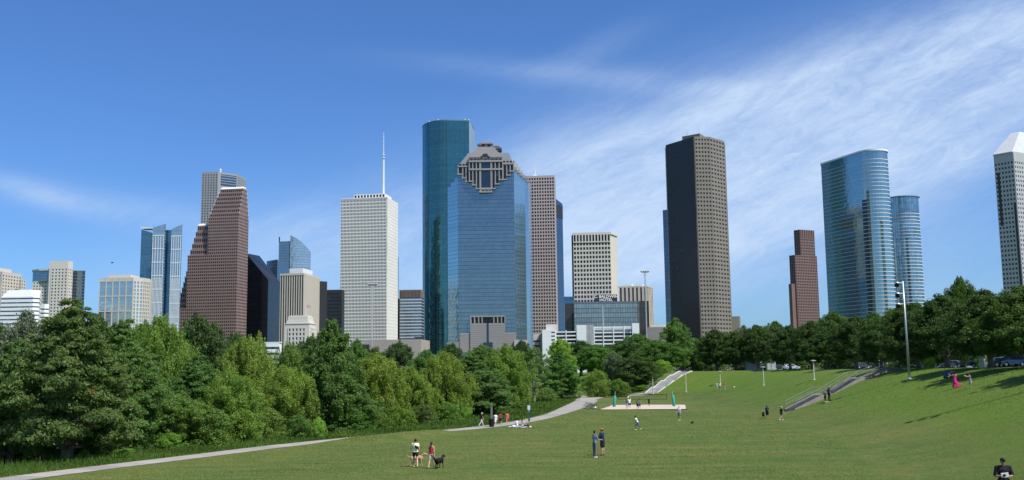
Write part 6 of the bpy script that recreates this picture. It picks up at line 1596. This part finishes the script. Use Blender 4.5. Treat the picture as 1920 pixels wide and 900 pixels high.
# bicycles
def bicycle():
    e = empty('bicycle', (0, 0, 0))
    for x in (-.52, .52):
        m = MB(); m.tube([(x + .33 * math.cos(a), 0, .34 + .33 * math.sin(a)) for a in np.linspace(0, 2 * math.pi, 25)], .02, 6, cap=False); w = m.build('wheel', cloth(BLK), e, True, local=True)
        m = MB()
        for k in range(9): a = math.pi * k / 9; m.tube([(x + .32 * math.cos(a), 0, .34 + .32 * math.sin(a)), (x - .32 * math.cos(a), 0, .34 - .32 * math.sin(a))], .004, 3)
        m.build('spokes', GALV, w, local=True)
    m = MB()
    for a, b in (((-.52, 0, .34), (-.08, 0, .30)), ((-.08, 0, .30), (.40, 0, .78)), ((-.52, 0, .34), (-.2, 0, .80)), ((-.08, 0, .30), (-.24, 0, .92)), ((-.2, 0, .80), (.38, 0, .82)), ((.38, 0, .95), (.52, 0, .34))): m.tube([a, b], .018, 6)
    m.build('frame', DKM, e, local=True)
    m = MB(); m.tube([(.34, -.27, 1.0), (.40, -.1, 1.0), (.38, 0, .97), (.40, .1, 1.0), (.34, .27, 1.0)], .014, 6); m.build('handlebar', DKM, e, local=True)
    m = MB(); capsule(m, (-.34, 0, .94), (-.14, 0, .95), .06, .03, 8); m.build('saddle', cloth(BLK), e, True, local=True)
    m = MB(); m.tube([(-.08, -.1, .30), (-.08, .1, .30)], .02, 6); m.box((-.08, .13, .16), (.09, .06, .02)); m.box((-.08, -.13, .44), (.09, .06, .02)); m.build('pedals', DKM, e, local=True)
    return e
b0 = bicycle()
for i, (px, py, rz) in enumerate(((1101, 766, .5), (1104, 767, .35), (1107, 768, .6), (1110, 768, .45), (1113, 767, .3))):
    e = b0 if i == 0 else copy_tree(b0); p_ = hit(px, py); e.location = tuple(p_ + [0, 0, .03]); e.rotation_euler.z = rz
    tag(e, ['leftmost bicycle of the row parked at the path bend', 'second bicycle from the left at the path bend', 'middle bicycle of the row at the path bend', 'second bicycle from the right at the path bend', 'rightmost bicycle of the row at the path bend'][i], 'bicycle', 'bicycles parked beside the path bend')
b1 = copy_tree(b0); p_ = np.array([atz(1652, 178, 6), 178, 0]); b1.location = (p_[0], 178, gz(p_[0], 178) + .05); b1.rotation_euler.z = .2; tag(b1, 'bicycle leaning at the top of the near stairway', 'bicycle')
del b1['group']
# green sign post, grey post with black bin
p_ = hit(992, 791); e = empty('signpost', tuple(p_), 'dark green post with a white and blue sign beside the path', 'sign'); m = MB(); m.box(p_ + [0, 0, .55], (.22, .22, 1.1)); m.box(p_ + [0, 0, 1.15], (.26, .26, .1)); m.build('post', plain('green_paint', (.02, .08, .06), .5), e)
m = MB(); m.box(p_ + [0, 0, 1.75], (.34, .05, .55)); m.tube([p_ + [0, 0, 1.1], p_ + [0, 0, 1.55]], .03, 6); m.build('sign_panel', plain('sign_face', (.55, .62, .68), .5), e)
p_ = hit(922, 801); e = empty('waste_post', tuple(p_), 'grey square post with a black waste bin at its foot, among the walkers', 'waste bin'); m = MB(); m.box(p_ + [0, .1, 1.2], (.22, .22, 2.4)); m.box(p_ + [0, .1, 2.42], (.28, .28, .06)); m.build('post', stone('weathered_post', (.16, .16, .16)), e)
m = MB(); m.lathe(p_ + [0, -.2, 0], [(.26, 0), (.30, .8), (.33, .82), (.33, .9), (.2, .98)], 14); m.build('bin', cloth(BLK), e)
# wheeled bag by the person near the stairs
p_ = hit(1431.5, 784); e = empty('wheeled_bag', tuple(p_), 'black wheeled bag next to the person with the blue backpack', 'bag'); m = MB(); capsule(m, p_ + [0, 0, .35], p_ + [0, 0, .65], .17, .15, 10); m.build('bag_body', cloth(BLK), e, True)
m = MB(); m.tube([p_ + [-.12, 0, .7], p_ + [-.12, .1, 1.0], p_ + [.12, .1, 1.0], p_ + [.12, 0, .7]], .015, 5); m.build('handle', GALV, e)
for s_ in (-1, 1):
    m = MB(); m.tube([p_ + [s_ * .17, 0, .09], p_ + [s_ * .22, 0, .09]], .09, 12); m.build('wheel', cloth(BLK), e)
# blue folding wagon near the pink dress
p_ = hit(1779, 709); e = empty('folding_wagon', tuple(p_), 'blue folding wagon on the bank behind the woman in pink', 'wagon'); m = MB(); m.box(p_ + [0, 0, .45], (1.0, .55, .45)); m.box(p_ + [0, 0, .72], (.9, .48, .12)); o = m.build('basket', plain('blue_canvas', (.05, .08, .20), .8), e); b_ = o.modifiers.new('b', 'BEVEL'); b_.width = .03
for sx in (-.38, .38):
    for sy in (-.3, .3): m = MB(); m.tube([p_ + [sx, sy - .04, .11], p_ + [sx, sy + .04, .11]], .12, 12); m.build('wheel', cloth(BLK), e)
m = MB(); m.tube([p_ + [-.5, 0, .3], p_ + [-1.0, 0, .9], p_ + [-1.0, .15, .92]], .018, 6); m.build('pull_handle', DKM, e)

# poles
def pole(name, px, yb, yt, r0, r1, label, cat, mat=POLEC, Y=None, head=None, zb=None, group=None):
    if Y is None: b = hit(px, yb)
    else: x = atz(px, Y, 3 if zb is None else zb); b = np.array([x, Y, gz(x, Y) if zb is None else zb])
    top = at(px, yt, b[1])[2]; e = empty(name, tuple(b), label, cat, group); m = MB()
    m.tube([(b[0], b[1], b[2] - .1), (b[0], b[1], top)], [r0, r1], 8); m.build('pole', mat, e)
    m = MB(); m.lathe((b[0], b[1], b[2]), [(r0 * 2, 0), (r0 * 2, .08), (r0 * 1.2, .12)], 10); m.build('base_plate', mat, e)
    if head: head(e, b[0], b[1], top)
    return e
def tee(e, x, y, z):
    m = MB(); m.lathe((x, y, z), [(.1, -.25), (.12, 0), (.5, .03), (.5, .09), (.1, .18)], 16); m.build('lamp_head', plain('lamp_grey', (.42, .42, .38), .6), e)
def cap_top(e, x, y, z):
    m = MB(); m.lathe((x, y, z), [(.14, 0), (.16, .08), (.05, .2)], 8); m.build('pole_cap', POLEC, e)
for px, yb, yt, lab, hd in ((1286.5, 735.5, 703, 'pale concrete post on the far bank right of the far stairway', cap_top), (1224.5, 738.5, 713, 'pale post standing at the foot of the far stairway', cap_top),
                        (1350.5, 720, 697, 'lamp post with flat round head behind the group of three', tee), (1432, 723, 689, 'lamp post with flat round head below the white toilet cabins', tee),
                        (1526.5, 712.5, 677, 'lamp post with flat round head on the far bank under the reddish tower', tee), (1070.5, 745.5, 697, 'slim weathered pole left of the path bend', cap_top), (1143.5, 739, 713, 'short pale post behind the left end of the volleyball net', cap_top)):
    pole('lamp_post' if hd is tee else 'post', px, yb, yt, .13, .09, lab, 'lamp post' if hd is tee else 'post', head=hd)
for px, lab in ((1651, 'double headed park lamp at the top of the near stairway, left head'), (1659, 'park lamp at the top of the near stairway, right of its twin')):
    pole('lamp_post', px, 0, 658.5, .09, .07, lab, 'lamp post', Y=186, head=tee)
def marks(e, x, y, z):
    m = MB()
    for k in range(4): m.lathe((x, y, z - 1.2 - k * 1.6), [(.16, 0), (.16, .3)], 8)
    m.build('pole_band', DKM, e); m = MB(); m.box((x, y, z + .15), (.35, .3, .4)); m.build('camera_head', WHITEP, e)
pole('banded_pole', 1415.5, 0, 627, .11, .09, 'tall thin white pole with dark bands beside the white toilet cabins', 'pole', WHITEP, Y=262, head=marks)
def cross(n, w):
    def f(e, x, y, z):
        m = MB(); m.tube([(x - w, y, z - .6), (x + w, y, z - .6)], .12, 6); m.tube([(x - w * .7, y, z - 1.6), (x + w * .7, y, z - 1.6)], .10, 6); m.build('cross_arm', GALV, e)
        for k in range(n):
            xx = x - w + 2 * w * k / (n - 1); m = MB(); m.lathe((xx, y, z - .5), [(.2, 0), (.45, .3), (.45, .5), (.1, .7)], 10); m.build('floodlight', plain('lamp_grey', (.42, .42, .38), .6), e)
    return f
pole('light_mast', 1215, 0, 508, .34, .2, 'tall street mast with crossarm lights in front of the beige striped block', 'light mast', GALV, Y=420, zb=3, head=cross(4, 1.4))
pole('light_mast', 697.5, 0, 532, .22, .14, 'thin mast with crossarm lights in front of the white gridded tower', 'light mast', GALV, Y=400, zb=3, head=cross(5, 1.6))
pole('thin_mast', 1133.5, 0, 574, .18, .1, 'thin pale mast in front of the white parking garage', 'pole', WHITEP, Y=410, zb=3, head=None)
# tall floodlight pole on the bank
def flood(e, x, y, z):
    for k in range(3):
        zz = z - .25 - k * 1.35; m = MB(); m.tube([(x, y, zz), (x - .75, y - .15, zz)], .06, 6); m.build('bracket', GALV, e)
        m = MB(); c = (x - .85, y - .25, zz - .1); blob(m, c, (.30, .27, .27), 12); o = m.build('floodlight', GALV, e, True)
        m = MB(); m.tube([(x - .95, y - .5, zz - .22), (x - 1.0, y - .62, zz - .32)], [.28, .31], 14); m.build('lamp_glass', plain('lens_dark', (.01, .01, .012), .15), e)
def leaning(px0, py0, px1, py1, head, name, label, cat, r0, r1):
    b = hit(px0, py0); t_ = at(px1, py1, b[1]); e = empty(name, tuple(b), label, cat); m = MB(); m.tube([(b[0], b[1], b[2] - .1), tuple(t_)], [r0, r1], 12); m.build('pole', GALV, e, True)
    m = MB(); m.lathe((b[0], b[1], b[2]), [(r0 * 2, 0), (r0 * 2, .1), (r0 * 1.2, .16)], 12); m.build('base_plate', GALV, e); head(e, t_[0], t_[1], t_[2]); return e
leaning(1705.5, 711, 1692.5, 527, flood, 'floodlight_pole', 'tall grey floodlight pole with three stacked lamps on the right hand bank', 'floodlight pole', .15, .09)
P0 = hit(1716, 787); L0 = 13.0; bx, by = P0[0] + SUN_DIR[0] * L0, P0[1] + SUN_DIR[1] * L0; bz = gz(bx, by)
e = empty('floodlight_pole', (bx, by, bz), 'floodlight pole just outside the right edge, known by its long shadow on the bank', 'floodlight pole'); tz = P0[2] + L0 * math.tan(SUN_EL); m = MB(); m.tube([(bx, by, bz - .1), (bx, by, tz)], [.17, .12], 10); m.build('pole', GALV, e, True); flood(e, bx, by, tz)

STAIRC = stone('stair_concrete', (.38, .37, .34), .85, .12, .8, 5)
RAIL = plain('rail_grey', (.20, .21, .22), .5, .3)
# stairways
def stairway(b, t_, width, flights, name, label, mat):
    b, t_ = np.array(b, float), np.array(t_, float); d = t_[:2] - b[:2]; L = np.linalg.norm(d); d = d / L; nrm = np.array([-d[1], d[0]])
    e = empty(name, tuple(b), label, 'stairway'); n = 60
    ts = np.linspace(0, 1, n + 1); lands = np.linspace(0, 1, flights + 1); zs_ = []
    zb, zt = gz(*b[:2]) + .05, gz(*t_[:2]) + .1
    def zprof(u):
        k = min(int(u * flights), flights - 1); f = u * flights - k; g0 = gz(*(b[:2] + d * L * lands[k])); g1 = gz(*(b[:2] + d * L * lands[k + 1]))
        f2 = min(1, f / .74); return g0 + (g1 - g0) * f2 + .12
    m = MB()
    for i in range(n):
        u = (i + .5) / n; z = max(zprof(u), gz(*(b[:2] + d * L * u)) + .05); c = b[:2] + d * L * u
        m.box((c[0], c[1], z - .5), (L / n * 1.002, width, 1.0), math.atan2(d[1], d[0])); zs_.append(z)
    m.build('steps', mat, e)
    for s_ in (-1, 1):
        m = MB()
        for i in range(n):
            c = b[:2] + d * L * (i + .5) / n + nrm * s_ * (width / 2 + .17); m.box((c[0], c[1], zs_[i] - .45), (L / n * 1.002, .2, 1.25), math.atan2(d[1], d[0]))
        m.build('side_wall', mat, e)
        m = MB(); pts_ = [Vector((*(b[:2] + d * L * (i + .5) / n + nrm * s_ * (width / 2 + .17)), zs_[i] + 1.05)) for i in range(n)]
        m.tube(pts_, .028, 6); m.tube([p_ - Vector((0, 0, .42)) for p_ in pts_], .016, 5)
        m.build('handrail', RAIL, e)
        for i in range(0, n, 5): m = MB(); m.tube([pts_[i] - Vector((0, 0, .9)), pts_[i]], .03, 6); m.build('rail_post', RAIL, e)
    return e
bb_ = hit(1480, 770); tt = np.array([57.0, 153.5, 0]); stairway(bb_, tt, 1.3, 3, 'stairway', 'near concrete stairway with metal handrails climbing the bank in three flights', stone('dark_stair_concrete', (.19, .185, .17), .9, .2, .8, 5))  # concrete set darker than on the far stairway
bb_ = hit(1220, 738.5); tt = np.array([atz(1287, 266, 6), 266.0, 0]); stairway(bb_, tt, 2.8, 4, 'stairway', 'far pale concrete stairway with handrails, behind the sand court', stone('pale_stair_concrete', (.60, .58, .53), .85, .12, .8, 5))
m = MB(); p_ = hit(1551, 754); m.box(p_ + [.2, 0, .04], (1.6, .7, .12), .3); o = m.build('paving_slab', CONC, None, origin=tuple(p_)); tag(o, 'small pale slab in the grass under the two people by the near stairway', 'slab')

# portable cabins
def cabin(x, y, label, rz=0.0, w=1.2):
    z = gz(x, y); e = empty('toilet_cabin', (x, y, z), label, 'toilet cabin', 'toilet cabins on the hilltop', rz=rz)
    m = MB(); m.box((0, 0, 1.15), (w, 1.2, 2.2)); o = m.build('cabin_wall', plain('cabin_grey', (.34, .38, .42), .6), e, local=True)
    m = MB(); m.prism([(-w / 2 - .04, -.64), (w / 2 + .04, -.64), (w / 2 + .04, .64), (-w / 2 - .04, .64)], 2.25, 2.4); m.prism([(-w / 3, -.4), (w / 3, -.4), (w / 3, .4), (-w / 3, .4)], 2.4, 2.52); m.build('roof', WHITEP, e, local=True)
    m = MB(); m.box((0, -.62, 1.1), (w * .7, .04, 1.95)); d_ = m.build('door', plain('cabin_door', (.42, .45, .48), .6), e, local=True); m = MB(); m.box((w * .25, -.66, 1.1), (.05, .04, .2)); m.build('handle', DKM, d_, local=True)
for i, (px, lab) in enumerate(((1404.5, 'leftmost white toilet cabin on the hilltop'), (1411.5, 'middle cabin of the left three on the hilltop'), (1419, 'third toilet cabin from the left on the hilltop'), (1441, 'white toilet cabin right of the banded pole, left one of two'), (1449, 'rightmost toilet cabin on the hilltop'))):
    Yc_ = 258 + i * .2 if i < 3 else 262; cabin(atz(px, Yc_, 7), Yc_, lab, .05)

# cars
def car():
    e = empty('parked_car', (0, 0, 0)); m = MB()
    prof = [(-2.2, .35), (-2.25, .75), (-2.1, .95), (-1.75, 1.0), (-1.25, 1.42), (-.1, 1.48), (.55, 1.38), (1.15, .98), (2.0, .86), (2.22, .62), (2.22, .35)]
    w = [.86, .86, .84, .82, .66, .64, .66, .80, .82, .80, .82]
    for i in range(len(prof)):
        j = (i + 1) % len(prof); a, b = prof[i], prof[j]; m.poly([(a[0], -w[i], a[1]), (b[0], -w[j], b[1]), (b[0], w[j], b[1]), (a[0], w[i], a[1])])
    m.poly([(p[0], -w[i], p[1]) for i, p in enumerate(prof)][::-1]); m.poly([(p[0], w[i], p[1]) for i, p in enumerate(prof)])
    body = m.build('body', None, e, local=True); body.data.materials.clear()
    gmat = plain('car_glass', (.02, .03, .04), .08)
    m = MB(); m.poly([(.62, -.60, 1.34), (.62, .60, 1.34), (1.1, .72, 1.02), (1.1, -.72, 1.02)]); m.v = [(a + .02, b, c + .02) for a, b, c in m.v]; m.build('windscreen', gmat, e, local=True)
    m = MB(); m.poly([(-1.3, -.58, 1.40), (-1.3, .58, 1.40), (-1.7, .70, 1.04), (-1.7, -.70, 1.04)]); m.v = [(a - .02, b, c + .02) for a, b, c in m.v]; m.build('rear_window', gmat, e, local=True)
    for s_ in (-1, 1):
        for x0_, x1_, tx0, tx1 in ((-1.45, -.35, -1.15, -.35), (-.27, .85, -.27, .48)):
            m = MB(); m.poly([(x0_, s_ * .835, .98), (x1_, s_ * .835, .98), (tx1, s_ * .69, 1.36), (tx0, s_ * .69, 1.36)]); m.build('side_window', gmat, e, local=True)
        m = MB(); m.box((2.18, s_ * .6, .70), (.10, .36, .14)); m.build('headlight', plain('headlight', (.7, .72, .75), .1), e, local=True)
        m = MB(); m.box((-2.2, s_ * .62, .80), (.10, .3, .16)); m.build('tail_light', plain('tail_red', (.4, .02, .02), .2), e, local=True)
        for x in (-1.35, 1.35):
            m = MB(); m.tube([(x, s_ * .66, .33), (x, s_ * .88, .33)], .33, 18); wh = m.build('wheel', cloth(BLK), e, True, local=True); m = MB(); m.tube([(x, s_ * .87, .33), (x, s_ * .90, .33)], .2, 14); m.build('rim', GALV, wh, local=True)
    return e
c0 = car(); cars = [(1880, 152, (.75, .75, .75), 'white parked car near the right edge under the oaks', 2.0), (1893, 147, (.02, .02, .025), 'black parked car right of the white one', 2.1), (1912, 136, (.06, .13, .24), 'blue parked car at the right edge behind the thick oak trunk', 1.9),
                    (1868, 165, (.10, .13, .18), 'dark blue parked car left of the white one', 2.2), (1846, 172, (.04, .045, .05), 'dark grey parked car behind the square signpost', 2.2), (1816, 190, (.03, .03, .035), 'black parked car behind the woman in the grey dress', 2.3), (1786, 205, (.35, .35, .36), 'silver parked car far behind the woman in pink', 2.4),
                    (1483, 272, (.55, .57, .6), 'silver car parked on the hilltop right of the toilet cabins', 0.1), (1462, 290, (.05, .05, .06), 'dark car parked behind the toilet cabins', 0.1), (1615, 240, (.05, .055, .06), 'dark grey car glimpsed between hilltop trunks below the oval tower', .4)]
for i, (px, Y, col, lab, rz) in enumerate(cars):
    e = c0 if i == 0 else copy_tree(c0); x = atz(px, Y, 6.5); e.location = (x, Y, gz(x, Y) + .07); e.rotation_euler.z = rz; tag(e, lab, 'car', 'cars parked along the hilltop')
    pm = plain('car_paint_%d' % i, col, .25, .3); 
    for ch in e.children:
        if ch.name.split('.')[0] == 'body':
            ch.data = ch.data.copy(); ch.data.materials.clear(); ch.data.materials.append(pm)
# square post near the cars
x = atz(1843, 130, 6); pz = gz(x, 130); e = empty('signpost', (x, 130, pz), 'square stone post with a round lamp near the parked cars', 'post'); m = MB(); m.box((x, 130, pz + .7), (.6, .5, 1.4)); m.box((x, 130, pz + 1.44), (.7, .6, .08)); m.build('post', POLEC, e); m = MB(); m.tube([(x - .25, 130, pz + 1.4), (x - .25, 130, pz + 3.4)], .05, 6); m.build('pole', DKM, e); m = MB(); blob(m, (x - .25, 130, pz + 3.5), (.14, .14, .16)); m.build('lamp', WHITEP, e)
# bird
p_ = at(211, 493, 260); e = empty('bird', tuple(p_), 'small dark bird flying above the pale condominium tower and beige office', 'bird'); m = MB(); capsule(m, (-.28, 0, 0), (.2, 0, .05), .09, .06, 8); capsule(m, (.26, 0, .08), (.3, 0, .08), .06, .04, 8); m.poly([(-.3, -.06, 0), (-.3, .06, 0), (-.55, .12, .0), (-.55, -.12, 0)]); m.build('body', cloth(BLK), e, True, local=True)
for s_ in (-1, 1):
    m = MB(); m.poly([(.15, s_ * .05, .05), (.12, s_ * .45, .22), (-.02, s_ * .8, .12), (-.12, s_ * .42, .18), (-.15, s_ * .05, .04)]); o = m.build('wing', cloth(BLK), e, local=True); o.modifiers.new('t', 'SOLIDIFY').thickness = .02
# red cloth caught in the big cypress
p_ = at(173, 735, 71); m = MB(); 
for i in range(5): m.poly([(.06 * i - .15, .05 * math.sin(i * 2), .28), (.06 * i - .09, .05 * math.sin(i * 2 + 2), .26), (.06 * i - .05, .06 * math.sin(i * 2 + 2), -.3 + .05 * i), (.06 * i - .11, .06 * math.sin(i * 2), -.24 + .04 * i)])
m.v = [(a * .6 + p_[0], b + p_[1], c * .6 + p_[2]) for a, b, c in m.v]; o = m.build('red_cloth', cloth((.25, .03, .02)), None, origin=tuple(p_)); tag(o, 'scrap of red cloth caught in the branches of the largest cypress', 'cloth'); o.modifiers.new('t', 'SOLIDIFY').thickness = .015
